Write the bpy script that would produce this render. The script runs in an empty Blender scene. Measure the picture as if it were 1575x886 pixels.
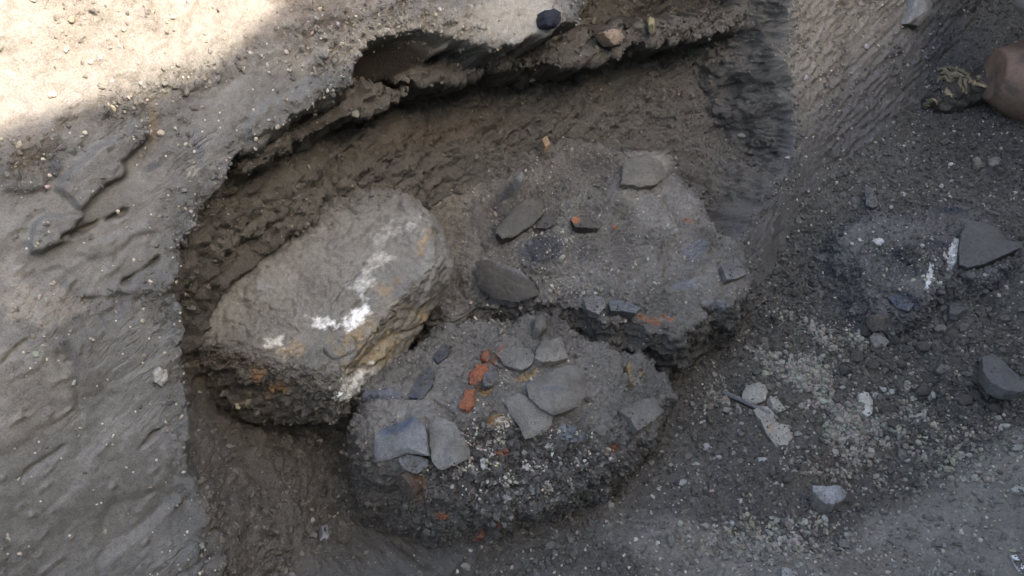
import bpy, math, random
import numpy as np
from mathutils import Vector, Matrix

random.seed(7)
RNG = np.random.default_rng(7)
R = math.radians
SC = bpy.context.scene
COL = SC.collection

# ------------------------------------------------------------------ camera
CAM = np.array([0.0, 0.0, 1.75])
PITCH = R(50.0)
W_, H_ = 1575.0, 886.0
FOC = 1236.0                      # focal length in photo pixels
cam_d = bpy.data.cameras.new('camera')
cam = bpy.data.objects.new('camera', cam_d)
COL.objects.link(cam)
cam.location = CAM
cam.rotation_euler = (R(90) - PITCH, 0, 0)
cam_d.sensor_fit = 'HORIZONTAL'
cam_d.sensor_width = 36.0
cam_d.lens = 36.0 * FOC / W_
cam_d.clip_start = 0.02
cam_d.clip_end = 200.0
SC.camera = cam

# ------------------------------------------------------------------ sky, sun, exposure
SUN_EL, SUN_STRENGTH, SKY_STRENGTH, EXPOSURE = R(45.0), 2.0, 0.15, 2.45
NH = np.array([0.737, -0.676, 0.0]); NH /= np.linalg.norm(NH)     # horizontal normal of the cut bank
SUN_AZ = math.atan2(NH[1], NH[0]) + R(4)                            # direction towards the sun
world = bpy.data.worlds.new('World')
SC.world = world
world.use_nodes = True
wn = world.node_tree
bg = wn.nodes['Background']
sky = wn.nodes.new('ShaderNodeTexSky')
sky.sky_type = 'NISHITA'
sky.sun_disc = False
sky.sun_elevation = SUN_EL
sky.sun_rotation = math.pi / 2 - SUN_AZ
sky.dust_density = 4.0
sky.ozone_density = 0.6
sky.air_density = 1.0
wn.links.new(sky.outputs['Color'], bg.inputs['Color'])
bg.inputs['Strength'].default_value = SKY_STRENGTH
sun_d = bpy.data.lights.new('sun', 'SUN')
sun_d.energy = SUN_STRENGTH
sun_d.angle = R(0.5)
sun_d.color = (1.0, 0.94, 0.86)
sun = bpy.data.objects.new('sun', sun_d)
COL.objects.link(sun)
to_sun = Vector((math.cos(SUN_AZ) * math.cos(SUN_EL), math.sin(SUN_AZ) * math.cos(SUN_EL), math.sin(SUN_EL)))
sun.rotation_euler = to_sun.to_track_quat('Z', 'Y').to_euler()
sun.location = to_sun * 20
vs = SC.view_settings
SC.display_settings.display_device = 'sRGB'
vs.view_transform = 'Standard'
vs.look = 'None'
vs.exposure = EXPOSURE
vs.gamma = 1.0
SC.cycles.max_bounces = 6
SC.cycles.diffuse_bounces = 3
SC.cycles.use_denoising = True
SC.cycles.use_adaptive_sampling = False

# ------------------------------------------------------------------ picture <-> place
FWD = np.array([0, math.cos(PITCH), -math.sin(PITCH)])
UPV = np.array([0, math.sin(PITCH), math.cos(PITCH)])
RGT = np.array([1.0, 0, 0])
AL = R(35.0)                                        # lean of the cut bank
BN = np.array([NH[0] * math.cos(AL), NH[1] * math.cos(AL), math.sin(AL)])
BD = np.array([-NH[1], NH[0], 0.0])                 # along the bank, to the far right
BU = np.cross(BN, BD); BU = BU if BU[2] > 0 else -BU
BP = np.array([0.88, 1.737, 0.0])


def ray(px, py):
    return FWD + RGT * ((px - W_ / 2) / FOC) + UPV * ((H_ / 2 - py) / FOC)


def on_z(px, py, z):
    d = ray(px, py)
    return CAM + d * ((z - CAM[2]) / d[2])


def on_bank(px, py, depth=0.0):
    d = ray(px, py)
    p = BP - BN * depth
    return CAM + d * (np.dot(BN, p - CAM) / np.dot(BN, d))


def bank_st(p):
    q = np.asarray(p) - BP
    return np.array([np.dot(q, BD), np.dot(q, BU)])


def project(P):
    q = P - CAM
    w = np.maximum(q @ FWD, 1e-3)
    return W_ / 2 + FOC * (q @ RGT) / w, H_ / 2 - FOC * (q @ UPV) / w


# ------------------------------------------------------------------ noise
_perm = np.random.default_rng(3).permutation(4096).astype(np.int64)
_grad = np.random.default_rng(4).normal(size=(4096, 3))
_grad = (_grad / np.linalg.norm(_grad, axis=1)[:, None]).astype(np.float32)
_jit = np.random.default_rng(5).random((4096, 3)).astype(np.float32)


def _hash(ix, iy, iz):
    return _perm[(_perm[(_perm[ix & 4095] + iy) & 4095] + iz) & 4095]


def perlin(P):
    P = P.astype(np.float32)
    I = np.floor(P).astype(np.int64)
    F = (P - I).astype(np.float32)
    U = F * F * F * (F * (F * 6 - 15) + 10)
    out = np.zeros(len(P), np.float32)
    for dx in (0, 1):
        wx = U[:, 0] if dx else 1 - U[:, 0]
        for dy in (0, 1):
            wy = U[:, 1] if dy else 1 - U[:, 1]
            for dz in (0, 1):
                wz = U[:, 2] if dz else 1 - U[:, 2]
                g = _grad[_hash(I[:, 0] + dx, I[:, 1] + dy, I[:, 2] + dz)]
                out += wx * wy * wz * (g[:, 0] * (F[:, 0] - dx) + g[:, 1] * (F[:, 1] - dy) + g[:, 2] * (F[:, 2] - dz))
    return out * 1.6


def fbm(P, freq, octv=4, gain=0.5, seed=0.0):
    out = np.zeros(len(P), np.float32)
    a, f = 1.0, freq
    for k in range(octv):
        out += a * perlin(P * f + (seed + 17.3 * k))
        a *= gain; f *= 2.03
    return out


def worley(P, freq, seed=0.0):
    """distance to the nearest and second nearest cell point, and the cell's hash value"""
    Q = (P * freq + seed).astype(np.float32)
    I = np.floor(Q).astype(np.int64)
    F = Q - I
    f1 = np.full(len(P), 9.0, np.float32); f2 = f1.copy(); idn = np.zeros(len(P), np.int64)
    for dx in (-1, 0, 1):
        for dy in (-1, 0, 1):
            for dz in (-1, 0, 1):
                h = _hash(I[:, 0] + dx, I[:, 1] + dy, I[:, 2] + dz)
                j = _jit[h]
                d = (j[:, 0] + dx - F[:, 0]) ** 2 + (j[:, 1] + dy - F[:, 1]) ** 2 + (j[:, 2] + dz - F[:, 2]) ** 2
                near = d < f1
                f2 = np.where(near, f1, np.minimum(f2, d))
                idn = np.where(near, h, idn)
                f1 = np.where(near, d, f1)
    return np.sqrt(f1), np.sqrt(f2), idn / 4096.0


def sstep(a, b, x):
    t = np.clip((x - a) / (b - a), 0, 1)
    return t * t * (3 - 2 * t)


def sdf_poly(X, Y, poly):
    """signed distance to a polygon, positive inside"""
    poly = np.asarray(poly, float)
    d = np.full(X.shape, 1e9); inside = np.zeros(X.shape, bool)
    n = len(poly)
    for i in range(n):
        ax, ay = poly[i]; bx, by = poly[(i + 1) % n]
        ex, ey = bx - ax, by - ay
        t = np.clip(((X - ax) * ex + (Y - ay) * ey) / (ex * ex + ey * ey + 1e-12), 0, 1)
        d = np.minimum(d, (X - ax - t * ex) ** 2 + (Y - ay - t * ey) ** 2)
        c = ((ay > Y) != (by > Y)) & (X < (bx - ax) * (Y - ay) / ((by - ay) if by != ay else 1e-12) + ax)
        inside ^= c
    d = np.sqrt(d)
    return np.where(inside, d, -d)


class Rbf:
    """smooth surface through scattered control points"""
    def __init__(s, xy, v, smooth=1e-4):
        s.xy = np.asarray(xy, float); v = np.asarray(v, float)
        n = len(v)
        K = s.k(s.xy) + np.eye(n) * smooth
        Pm = np.c_[np.ones(n), s.xy]
        A = np.block([[K, Pm], [Pm.T, np.zeros((3, 3))]])
        s.w = np.linalg.solve(A, np.r_[v, 0, 0, 0])

    def k(s, q):
        r = np.sqrt(((q[:, None, :] - s.xy[None]) ** 2).sum(2))
        return r ** 1 * -1.0

    def __call__(s, q):
        out = np.empty(len(q))
        for i in range(0, len(q), 100000):
            c = q[i:i + 100000]
            out[i:i + 100000] = s.k(c) @ s.w[:-3] + s.w[-3] + c @ s.w[-2:]
        return out


# ------------------------------------------------------------------ objects
def tag(o, label=None, cat=None, group=None, kind=None):
    if label: o['label'] = label
    if cat: o['category'] = cat
    if group: o['group'] = group
    if kind: o['kind'] = kind
    return o


def mesh_np(name, V, faces, mat, tint=None, smooth=True):
    """V (n,3); faces (m,4) or (m,3)"""
    V = np.asarray(V, np.float32); F = np.asarray(faces, np.int32)
    m = bpy.data.meshes.new(name)
    m.vertices.add(len(V)); m.vertices.foreach_set('co', V.ravel())
    k = F.shape[1]
    m.loops.add(F.size); m.loops.foreach_set('vertex_index', F.ravel())
    m.polygons.add(len(F)); m.polygons.foreach_set('loop_start', np.arange(0, F.size, k, dtype=np.int32))
    if smooth: m.polygons.foreach_set('use_smooth', np.ones(len(F), bool))
    m.update(calc_edges=True)
    if tint is not None:
        tint = tint.copy(); tint[:, :3] *= WARM
        a = m.color_attributes.new('tint', 'FLOAT_COLOR', 'POINT')
        t = np.ones((len(V), 4), np.float32); t[:, :tint.shape[1]] = tint
        a.data.foreach_set('color', t.ravel())
    m.materials.append(mat)
    return m


def link(name, me, parent=None):
    o = bpy.data.objects.new(name, me); COL.objects.link(o)
    if parent: o.parent = parent
    return o


def grid_faces(nu, nv, keep=None):
    i = np.arange(nu * nv).reshape(nu, nv)
    q = np.stack([i[:-1, :-1], i[1:, :-1], i[1:, 1:], i[:-1, 1:]], -1).reshape(-1, 4)
    if keep is not None:
        kk = keep.reshape(nu, nv)
        m = (kk[:-1, :-1] | kk[1:, :-1] | kk[1:, 1:] | kk[:-1, 1:]).ravel()
        q = q[m]
    return q


def compact(V, F, *att):
    u, inv = np.unique(F, return_inverse=True)
    return (V[u], inv.reshape(F.shape)) + tuple(a[u] for a in att)


def grid_normals(P, nu, nv):
    G = P.reshape(nu, nv, 3)
    n = np.cross(np.gradient(G, axis=0), np.gradient(G, axis=1)).reshape(-1, 3)
    return n / (np.linalg.norm(n, axis=1)[:, None] + 1e-12)


# ------------------------------------------------------------------ materials
def new_mat(name):
    m = bpy.data.materials.new(name); m.use_nodes = True
    nt = m.node_tree
    return m, nt, nt.nodes['Principled BSDF']


def nmath(nt, op, a, b=None):
    n = nt.nodes.new('ShaderNodeMath'); n.operation = op
    for i, v in enumerate((a, b)):
        if v is None: continue
        if hasattr(v, 'links'): nt.links.new(v, n.inputs[i])
        else: n.inputs[i].default_value = v
    return n.outputs[0]


def noise_node(nt, co, scale, detail=4, rough=0.6):
    n = nt.nodes.new('ShaderNodeTexNoise')
    n.inputs['Scale'].default_value = scale; n.inputs['Detail'].default_value = detail; n.inputs['Roughness'].default_value = rough
    nt.links.new(co, n.inputs['Vector'])
    return n.outputs['Fac']


def earth(name, color=None, var=0.55, rough=0.85, bump=1.0, scales=(90, 320), grit=0.0, space='Object', spec=0.3):
    """soil, stone or clay: tint attribute (or one colour), broken up by noise, with fine relief"""
    m, nt, b = new_mat(name)
    L = nt.links.new
    co = nt.nodes.new('ShaderNodeTexCoord').outputs[space]
    if color is None:
        a = nt.nodes.new('ShaderNodeAttribute'); a.attribute_name = 'tint'
        base = a.outputs['Color']; relief = a.outputs['Alpha']
    else:
        rgb = nt.nodes.new('ShaderNodeRGB'); rgb.outputs[0].default_value = (*color, 1)
        base = rgb.outputs[0]; relief = 1.0
    n1 = noise_node(nt, co, scales[0], 5, 0.65)
    n2 = noise_node(nt, co, scales[1], 3, 0.6)
    n3 = noise_node(nt, co, 14, 3, 0.5)
    f = nmath(nt, 'ADD', nmath(nt, 'MULTIPLY', nmath(nt, 'SUBTRACT', n1, 0.5), var * 1.6), nmath(nt, 'MULTIPLY', nmath(nt, 'SUBTRACT', n2, 0.5), var * 1.6))
    f = nmath(nt, 'ADD', f, nmath(nt, 'MULTIPLY', nmath(nt, 'SUBTRACT', n3, 0.5), var))
    f = nmath(nt, 'MAXIMUM', nmath(nt, 'ADD', f, 1.0), 0.25)
    vm = nt.nodes.new('ShaderNodeVectorMath'); vm.operation = 'SCALE'
    L(base, vm.inputs[0]); L(f, vm.inputs['Scale'])
    outc = vm.outputs[0]
    if grit > 0:
        v = nt.nodes.new('ShaderNodeTexVoronoi'); v.inputs['Scale'].default_value = 170
        L(co, v.inputs['Vector'])
        wn_ = nt.nodes.new('ShaderNodeTexWhiteNoise'); wn_.noise_dimensions = '3D'
        L(v.outputs['Position'], wn_.inputs['Vector'])
        sel = nmath(nt, 'MULTIPLY', nmath(nt, 'GREATER_THAN', wn_.outputs['Value'], 1 - grit), nmath(nt, 'LESS_THAN', v.outputs['Distance'], 0.30))
        mx = nt.nodes.new('ShaderNodeMix'); mx.data_type = 'RGBA'
        L(sel, mx.inputs['Factor']); L(outc, mx.inputs[6]); mx.inputs[7].default_value = (0.42, 0.39, 0.34, 1)
        outc = mx.outputs[2]
    L(outc, b.inputs['Base Color'])
    b.inputs['Roughness'].default_value = rough
    b.inputs['Specular IOR Level'].default_value = spec
    h = nmath(nt, 'ADD', n1, nmath(nt, 'MULTIPLY', n2, 0.5))
    bp = nt.nodes.new('ShaderNodeBump')
    bp.inputs['Distance'].default_value = 0.009
    if color is None: L(nmath(nt, 'MULTIPLY', relief, bump), bp.inputs['Strength'])
    else: bp.inputs['Strength'].default_value = min(1.0, bump)
    L(h, bp.inputs['Height']); L(bp.outputs[0], b.inputs['Normal'])
    return m


M_SOIL = earth('dark_soil', None, 0.95, 0.58, 1.0, (120, 420), 0.03, spec=.35)
def add_tears(m):
    nt = m.node_tree; L = nt.links.new
    bump = [n for n in nt.nodes if n.type == 'BUMP'][0]; co = [n for n in nt.nodes if n.type == 'TEX_COORD'][0].outputs['Object']
    def dot(v):
        d = nt.nodes.new('ShaderNodeVectorMath'); d.operation = 'DOT_PRODUCT'; L(co, d.inputs[0]); d.inputs[1].default_value = tuple(v); return d.outputs['Value']
    u = BD * math.cos(.12) + BU * math.sin(.12); w = BU * math.cos(.12) - BD * math.sin(.12)
    wob = nmath(nt, 'MULTIPLY', noise_node(nt, co, 9, 2), .05)
    h = None
    for fu, fw, lo in ((16, 64, .60), (34, 150, .62)):
        cb = nt.nodes.new('ShaderNodeCombineXYZ'); L(nmath(nt, 'MULTIPLY', dot(u), fu), cb.inputs[0]); L(nmath(nt, 'MULTIPLY', nmath(nt, 'ADD', dot(w), wob), fw), cb.inputs[1])
        n = noise_node(nt, cb.outputs[0], 1.0, 3, .55)
        mr = nt.nodes.new('ShaderNodeMapRange'); mr.interpolation_type = 'SMOOTHSTEP'; L(n, mr.inputs['Value']); mr.inputs['From Min'].default_value = lo - .05; mr.inputs['From Max'].default_value = lo + .03; mr.inputs['To Min'].default_value = 0; mr.inputs['To Max'].default_value = -1
        h = mr.outputs['Result'] if h is None else nmath(nt, 'ADD', h, mr.outputs['Result'])
    b2 = nt.nodes.new('ShaderNodeBump'); b2.inputs['Distance'].default_value = .0035; mk = nt.nodes.new('ShaderNodeMapRange'); L(noise_node(nt, co, 3.5, 4, .6), mk.inputs['Value']); mk.inputs['From Min'].default_value = .46; mk.inputs['From Max'].default_value = .64; L(nmath(nt, 'MULTIPLY', mk.outputs['Result'], .75), b2.inputs['Strength'])
    L(h, b2.inputs['Height']); L(b2.outputs[0], bump.inputs['Normal'])


M_CLAY = earth('cut_clay', None, 0.65, 0.55, 1.0, (90, 360), 0.012, spec=.35)
add_tears(M_CLAY)
M_ROCK = earth('boulder_rock', None, 0.75, 0.7, 1.0, (90, 380), 0.0)
M_CRUMB = earth('soil_crumb', None, 0.5, 0.85, 0.6, (150, 500))
M_GRIT = earth('pale_grit', None, 0.35, 0.8, 0.5, (120, 400))

# soil colours (albedo)
WARM = np.array([1.01, 1.0, .94])        # warms every tint to offset the bluish skylight
C_CLAY = np.array([0.112, 0.110, 0.103])
C_DARK = np.array([0.102, 0.093, 0.079])
C_BROWN = np.array([0.094, 0.084, 0.071])
C_GREY = np.array([0.135, 0.122, 0.104])
C_TRAMP = np.array([0.172, 0.157, 0.134])
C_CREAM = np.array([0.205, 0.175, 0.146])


def mixc(T, mask, color):
    T[:, :3] += (np.asarray(color) - T[:, :3]) * np.asarray(mask)[:, None]


def blob(px, py, cx, cy, rx, ry, ang=0.0):
    """0..1, 1 in the middle of an ellipse seen round a point of the photograph"""
    a = R(ang); u = (px - cx) * math.cos(a) + (py - cy) * math.sin(a); v = -(px - cx) * math.sin(a) + (py - cy) * math.cos(a)
    return np.clip(1 - np.sqrt((u / rx) ** 2 + (v / ry) ** 2), 0, 1)


def spot(lo, hi, b, k, n):
    return sstep(lo, hi, b * k + n) * sstep(0, .22, b)


def pits(P, f=62.0, seed=0.0):
    """small torn holes in sticky soil"""
    n = fbm(P + .006 * perlin(P * 40)[:, None], f, 3, .6, seed)
    return -.0075 * sstep(.05, .65, n) * sstep(-.5, .3, fbm(P, 11, 2, seed=seed + 3)) + .004 * sstep(.1, .7, -n)


def crumbly(P, amt, seed=0.0):
    """clods of two sizes with gaps between them"""
    f1, f2, h = worley(P, 38.0, seed)
    g1, g2, k = worley(P + 0.004 * np.stack([perlin(P * 60), perlin(P * 60 + 9), perlin(P * 60 + 31)], 1), 95.0, seed + 7)
    a = (0.55 - f1) * (0.4 + 0.9 * h) * sstep(0.0, 0.22, f2 - f1)
    b = (0.5 - g1) * (0.3 + 0.9 * k)
    return amt * (0.020 * a + 0.0095 * b)

# ================================================================== THE SETTING
# ------------------------------------------------------------------ ground
G_PTS = [(1230, 340, .0), (1520, 40, .05), (1400, 180, .0), (1575, 60, .08), (1575, 250, .02), (1350, 330, .02), (1480, 330, .05), (1575, 420, .07),
         (1250, 450, -.03), (1350, 520, .0), (1480, 520, .06), (1575, 600, .07), (1120, 600, -.05), (1200, 560, -.03), (1200, 680, -.06), (1300, 640, -.04),
         (1320, 740, -.06), (1400, 720, -.02), (1500, 690, .03), (1575, 660, .05), (1400, 860, .05), (1250, 860, .03), (1575, 850, .08), (1100, 830, .0),
         (1000, 800, .0), (1000, 880, .05), (860, 880, .03), (1060, 700, -.05), (1170, 450, -.03), (1190, 340, .0), (1130, 280, .08), (1080, 500, -.02),
         (740, 886, -.01), (600, 880, -.02), (450, 780, -.03), (450, 700, .0), (360, 700, .03), (345, 860, .05), (560, 760, -.03), (500, 860, -.03)]
g_xyz = np.array([on_z(a, b, z) for a, b, z in G_PTS])
g_far = [(3.5, 4.2, .2), (3.5, 0, .2), (0.8, -1.0, .1), (-1.0, 2.0, .1), (-1.0, 0.0, .1), (0.5, 3.5, .1)]
g_all = np.vstack([g_xyz, np.array(g_far)])
G = Rbf(g_all[:, :2], g_all[:, 2], 0.02)


def axis(segs):
    out = []
    for a, b, st in segs: out += list(np.arange(a, b - 1e-9, st))
    return np.array(out + [segs[-1][1]])


gx = axis([(-1.6, -0.75, .1), (-0.75, 2.15, .0042), (2.15, 3.6, .1)])
gy = axis([(-1.2, 0.5, .1), (0.5, 2.4, .0042), (2.4, 3.4, .009), (3.4, 4.6, .1)])
GX, GY = np.meshgrid(gx, gy, indexing='ij')
P = np.stack([GX.ravel(), GY.ravel(), np.zeros(GX.size)], 1)
P[:, 2] = G(P[:, :2])
nu, nv = len(gx), len(gy)
inner = (P[:, 0] > -.8) & (P[:, 0] < 2.2) & (P[:, 1] > .45) & (P[:, 1] < 3.4)
keep = (((P - BP) @ BN) > -0.40)
act = keep & inner
qx, qy = project(P)
# trampled smooth ground nearest the camera at the right; loose rubble elsewhere
tram = sstep(-18, 22, sdf_poly(qx, qy, [(1000, 905), (960, 830), (1030, 790), (1160, 830), (1290, 850), (1330, 790), (1440, 755), (1500, 690), (1600, 640), (1750, 640), (1750, 1100), (1000, 1100)]) + 14 * fbm(P, 9, 3))
tram2 = np.clip(blob(qx, qy, 960, 790, 90, 60) * 1.5 + blob(qx, qy, 480, 830, 120, 50) * .8 + blob(qx, qy, 1060, 720, 90, 60) * .6, 0, 1)
clod = np.clip(0.55 + .6 * blob(qx, qy, 1430, 560, 260, 150, 20) + .5 * blob(qx, qy, 1200, 420, 130, 160) + .3 * blob(qx, qy, 430, 750, 160, 90), 0, 1.3)
relief = (1 - .62 * tram) * (1 - .4 * tram2) * clod
D = np.zeros(len(P), np.float32)
A = P[act]
D[act] = 0.020 * fbm(A, 5.5, 3) + pits(A, 50, 2) * relief[act] * 1.2 + crumbly(A, 1.0, 2.0) * relief[act] * 1.2 + 0.0035 * fbm(A, 70, 3) * (0.4 + relief[act])
big = worley(A + .012 * np.stack([fbm(A, 22, 2), fbm(A, 22, 2, seed=4), 0 * A[:, 0]], 1), 17.0, 11.0)
D[act] += .016 * fbm(A, 13, 3, .55, 6) * sstep(.3, .8, relief[act])
D[act] += np.clip(.5 - big[0], 0, 1) * .055 * np.clip(big[2] * 2 - .7, 0, 1) * sstep(.5, 1, relief[act])
D += -0.05 * blob(qx, qy, 1545, 490, 70, 30, 25) - 0.03 * blob(qx, qy, 1405, 600, 50, 22, 25) - .03 * blob(qx, qy, 1370, 730, 90, 40, -20)
Nn = grid_normals(P, nu, nv); Nn[Nn[:, 2] < 0] *= -1
P = P + Nn * D[:, None]
T = np.ones((len(P), 4)); T[:, :3] = C_DARK
mixc(T, np.clip(.5 + .9 * fbm(P, 4.5, 3, seed=5), 0, 1) * .6, C_BROWN * 1.1)
mixc(T, np.clip(tram, 0, 1) * .8, C_TRAMP)
mixc(T, tram2 * .7, C_GREY * 1.05)
mixc(T, np.clip(sstep(0.0, .5, blob(qx, qy, 1270, 600, 190, 120, 20) + .25 * fbm(P, 14, 3)) * .5, 0, 1), (0.13, 0.115, 0.09))
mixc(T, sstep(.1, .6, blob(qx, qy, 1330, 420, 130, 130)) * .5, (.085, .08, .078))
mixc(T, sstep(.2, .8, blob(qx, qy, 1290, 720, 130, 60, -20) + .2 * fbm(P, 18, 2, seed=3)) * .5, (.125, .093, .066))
mixc(T, sstep(.1, .6, blob(qx, qy, 1520, 180, 190, 150)) * .6, (.055, .048, .042))  # the far right corner's shade, painted into the ground colour too
T[:, 3] = np.clip(.35 + relief, 0, 1)
F = grid_faces(nu, nv, keep)
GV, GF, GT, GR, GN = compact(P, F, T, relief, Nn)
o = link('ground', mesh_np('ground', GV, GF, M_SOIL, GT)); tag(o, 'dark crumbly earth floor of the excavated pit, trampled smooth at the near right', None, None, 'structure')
print('ground', len(GV))

# ------------------------------------------------------------------ cut bank with the hollow dug into its foot
NICHE = [(320, 1060), (306, 886), (300, 740), (292, 640), (284, 540), (262, 450), (270, 395), (300, 335), (365, 245), (400, 212), (450, 178), (530, 128), (556, 84), (580, 62),
         (650, 46), (692, 72), (740, 72), (795, 66), (850, 50), (888, 30), (900, -10), (905, -120), (1225, -120), (1222, 0), (1214, 90), (1228, 180), (1224, 250), (1190, 285), (1150, 330), (1120, 420), (1000, 700)]
niche_st = np.array([bank_st(on_bank(a, b)) for a, b in NICHE])
N_PTS = [(310, 640, .28), (300, 450, .15), (330, 340, .14), (400, 255, .15), (470, 205, .18), (560, 150, .22), (640, 140, .26), (750, 110, .30), (850, 90, .31), (950, 90, .31), (1060, 50, .30),
         (1150, 50, .36), (1200, 100, .34), (1150, 150, .38), (1190, 190, .33), (1060, 130, .30), (470, 330, .21), (400, 330, .17), (560, 300, .26), (700, 262, .30), (870, 225, .30), (1010, 215, .29), (1130, 250, .23), (1200, 250, .20), (1180, 300, .03),
         (900, 0, .24), (1000, 0, .3), (1100, -40, .3), (400, 450, .34), (430, 400, .28), (380, 520, .42), (480, 600, .48), (330, 500, .36), (340, 620, .44), (620, 380, .38), (560, 450, .42), (720, 380, .32), (900, 330, .32), (1100, 330, .16), (330, 760, .02), (450, 690, .38), (600, 700, .4), (1000, 420, .33), (350, 900, .0), (450, 800, .2)]
n_st = np.array([bank_st(on_bank(a, b, z)) for a, b, z in N_PTS])
ND = Rbf(n_st, [z for _, _, z in N_PTS], 0.01)
ss = axis([(-3.6, -2.2, .1), (-2.2, -.10, .0042), (-.10, .36, .0024), (0.36, 2.1, .0062), (2.1, 3.6, .1)])
tt = axis([(-.25, 0.0, .03), (0.0, 1.66, .0041), (1.66, 3.9, .12)])
S, TT = np.meshgrid(ss, tt, indexing='ij')
S = S.ravel(); TT = TT.ravel(); nu, nv = len(ss), len(tt)
base = BP + S[:, None] * BD + TT[:, None] * BU
qx, qy = project(base)
vis = (S > -2.3) & (S < 2.2) & (TT < 1.75)
st3 = np.stack([S, TT, np.zeros_like(S)], 1)
idx = np.where(vis)[0]
sd = np.full(len(S), -1.0)
sd[idx] = sdf_poly(S[idx], TT[idx], niche_st)
ragged = np.zeros(len(S)); ragged[idx] = 0.016 * fbm(st3[idx], 9, 4, .6)
left_edge = sstep(-1.25, -1.45, S)                        # the near edge is rounder
sdr = sd + ragged
low = sstep(.50, .25, TT) * left_edge
dep = np.zeros(len(S))
dn = np.maximum(ND(np.stack([S, TT], 1)[idx]), 0)
w1 = 0.022 + .05 * low[idx] + .22 * sstep(-.30, -.02, S[idx]) * sstep(.15, .05, TT[idx])
rt = sstep(-.32, -.05, S[idx]) * sstep(.10, .2, TT[idx])
w1 = w1 + .05 * rt
x_ = np.clip(sdr[idx] / w1, 0, 1)
k = sstep(0, 1, x_) * (1 - rt) + (1 - (1 - x_) ** 1.7) * rt
dep[idx] = dn * k
hang = np.zeros(len(S))
# lie of the layers: long streaks that run along the bank
str3 = np.stack([S * 2.0, TT * 26, np.zeros_like(S)], 1)[idx]
strat = fbm(str3 + .35 * np.stack([fbm(st3[idx], 5, 2), fbm(st3[idx], 5, 3, seed=4), 0 * S[idx]], 1), 1.0, 4, .6, 3.0) * sstep(-.3, .3, fbm(st3[idx], 4, 2, seed=9) + .2)
ledge = sstep(-7, 5, np.maximum(sdf_poly(qx[idx], qy[idx], [(690, 74), (790, 70), (850, 52), (895, 30), (960, 22), (1060, 12), (1150, 0), (1230, -20), (1230, 30), (1140, 42), (1060, 58), (970, 80), (880, 98), (800, 92), (740, 108), (680, 122), (640, 110)]) + 12 * fbm(st3[idx], 9, 3),
                                sdf_poly(qx[idx], qy[idx], [(366, 243), (450, 180), (556, 92), (585, 122), (640, 130), (690, 116), (640, 152), (560, 184), (470, 228), (392, 264)]) + 10 * fbm(st3[idx], 12, 3, seed=2)))
dep[idx] *= 1 - .58 * ledge
inside = np.zeros(len(S)); inside[idx] = np.maximum(k, sstep(.0, .2, x_) * rt)
off = -dep
# ledge of shadowed soil below the dark facet
# smooth cut clay outside: torn dashes, flakes that stand proud, cracks
out = 1 - k
W2 = st3[idx]
rot = np.stack([W2[:, 0] * .985 + W2[:, 1] * .17, W2[:, 1] * .985 - W2[:, 0] * .17, W2[:, 2]], 1)
wq = rot + .012 * np.stack([fbm(W2, 12, 2), fbm(W2, 12, 2, seed=5), 0 * S[idx]], 1)
dash = perlin(wq * np.array([20, 62, 1]) + 3.1) * (.6 + .6 * fbm(W2, 6, 2, seed=3)) + .55 * perlin(wq * np.array([48, 130, 1]) + 7.7)
tear = sstep(.30, .42, dash) * sstep(-.25, .35, fbm(W2, 3.2, 3, seed=8) + .55 * sstep(800, 350, -qy[idx] + 886) - .1)
rough_zone = np.clip(sstep(-.02, .05, 0.05 - np.abs(sdr[idx])) * .6
                     + sstep(.2, .5, fbm(W2, 5, 3, seed=4) + .05) * .45 + .5 * sstep(60, -60, qy[idx] + .28 * qx[idx] - 130) * sstep(-.1, .3, fbm(W2, 7, 3, seed=24))
                     + blob(qx[idx], qy[idx], 230, 145, 160, 45, -18) * 1.2 + blob(qx[idx], qy[idx], 40, 255, 80, 60, -10) * 1.2
                     + blob(qx[idx], qy[idx], 560, 40, 330, 65, -14) + sstep(.15, .35, S[idx]) * .3, 0, 1)
rough_zone *= 1 - .9 * sstep(.0, .3, blob(qx[idx], qy[idx], 800, 25, 70, 52, 0))
flake = np.zeros(len(idx))
for poly, h in (([(90, 272), (126, 243), (188, 205), (213, 192), (222, 210), (186, 250), (195, 265), (159, 283), (123, 326), (83, 286)], .022),
                ([(47, 340), (87, 328), (126, 330), (108, 369), (47, 387)], .024),
                ([(385, 175), (560, 85), (600, 60), (560, 130), (450, 190), (380, 215)], .016),
                ([(120, 385), (225, 340), (240, 352), (130, 405)], .006),
                ([(180, 440), (260, 425), (265, 445), (200, 460)], .008),
                ([(0, 270), (60, 255), (70, 290), (0, 300)], .012)):
    s_ = sdf_poly(qx[idx], qy[idx], poly) + 9 * fbm(W2, 22, 3)
    flake = np.maximum(flake, sstep(-4, 5, s_) * h)
crack = np.zeros(len(idx))
for (x0, y0, x1, y1, w, dd) in ((95, 365, 195, 325, 4, .012), (190, 435, 245, 400, 3.5, .012), (130, 462, 190, 455, 2.5, .006), (60, 510, 110, 560, 3, .004), (110, 560, 125, 640, 4, .004), (0, 560, 40, 520, 3, .005),
                                (20, 740, 110, 680, 3, .004), (30, 495, 140, 610, 5, .003), (215, 690, 260, 650, 3, .008)):
    ex, ey = x1 - x0, y1 - y0
    t = np.clip(((qx[idx] - x0) * ex + (qy[idx] - y0) * ey) / (ex * ex + ey * ey), 0, 1)
    dl = np.hypot(qx[idx] - x0 - t * ex, qy[idx] - y0 - t * ey) + 5 * fbm(W2, 30, 2)
    crack = np.maximum(crack, sstep(w * 1.2, 0, dl) * dd * 1.7)
rough_zone = np.clip(rough_zone + .45 * sstep(.012, .03, flake), 0, 1)
cr = crumbly(base[idx], 1.0, 21.0)
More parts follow.
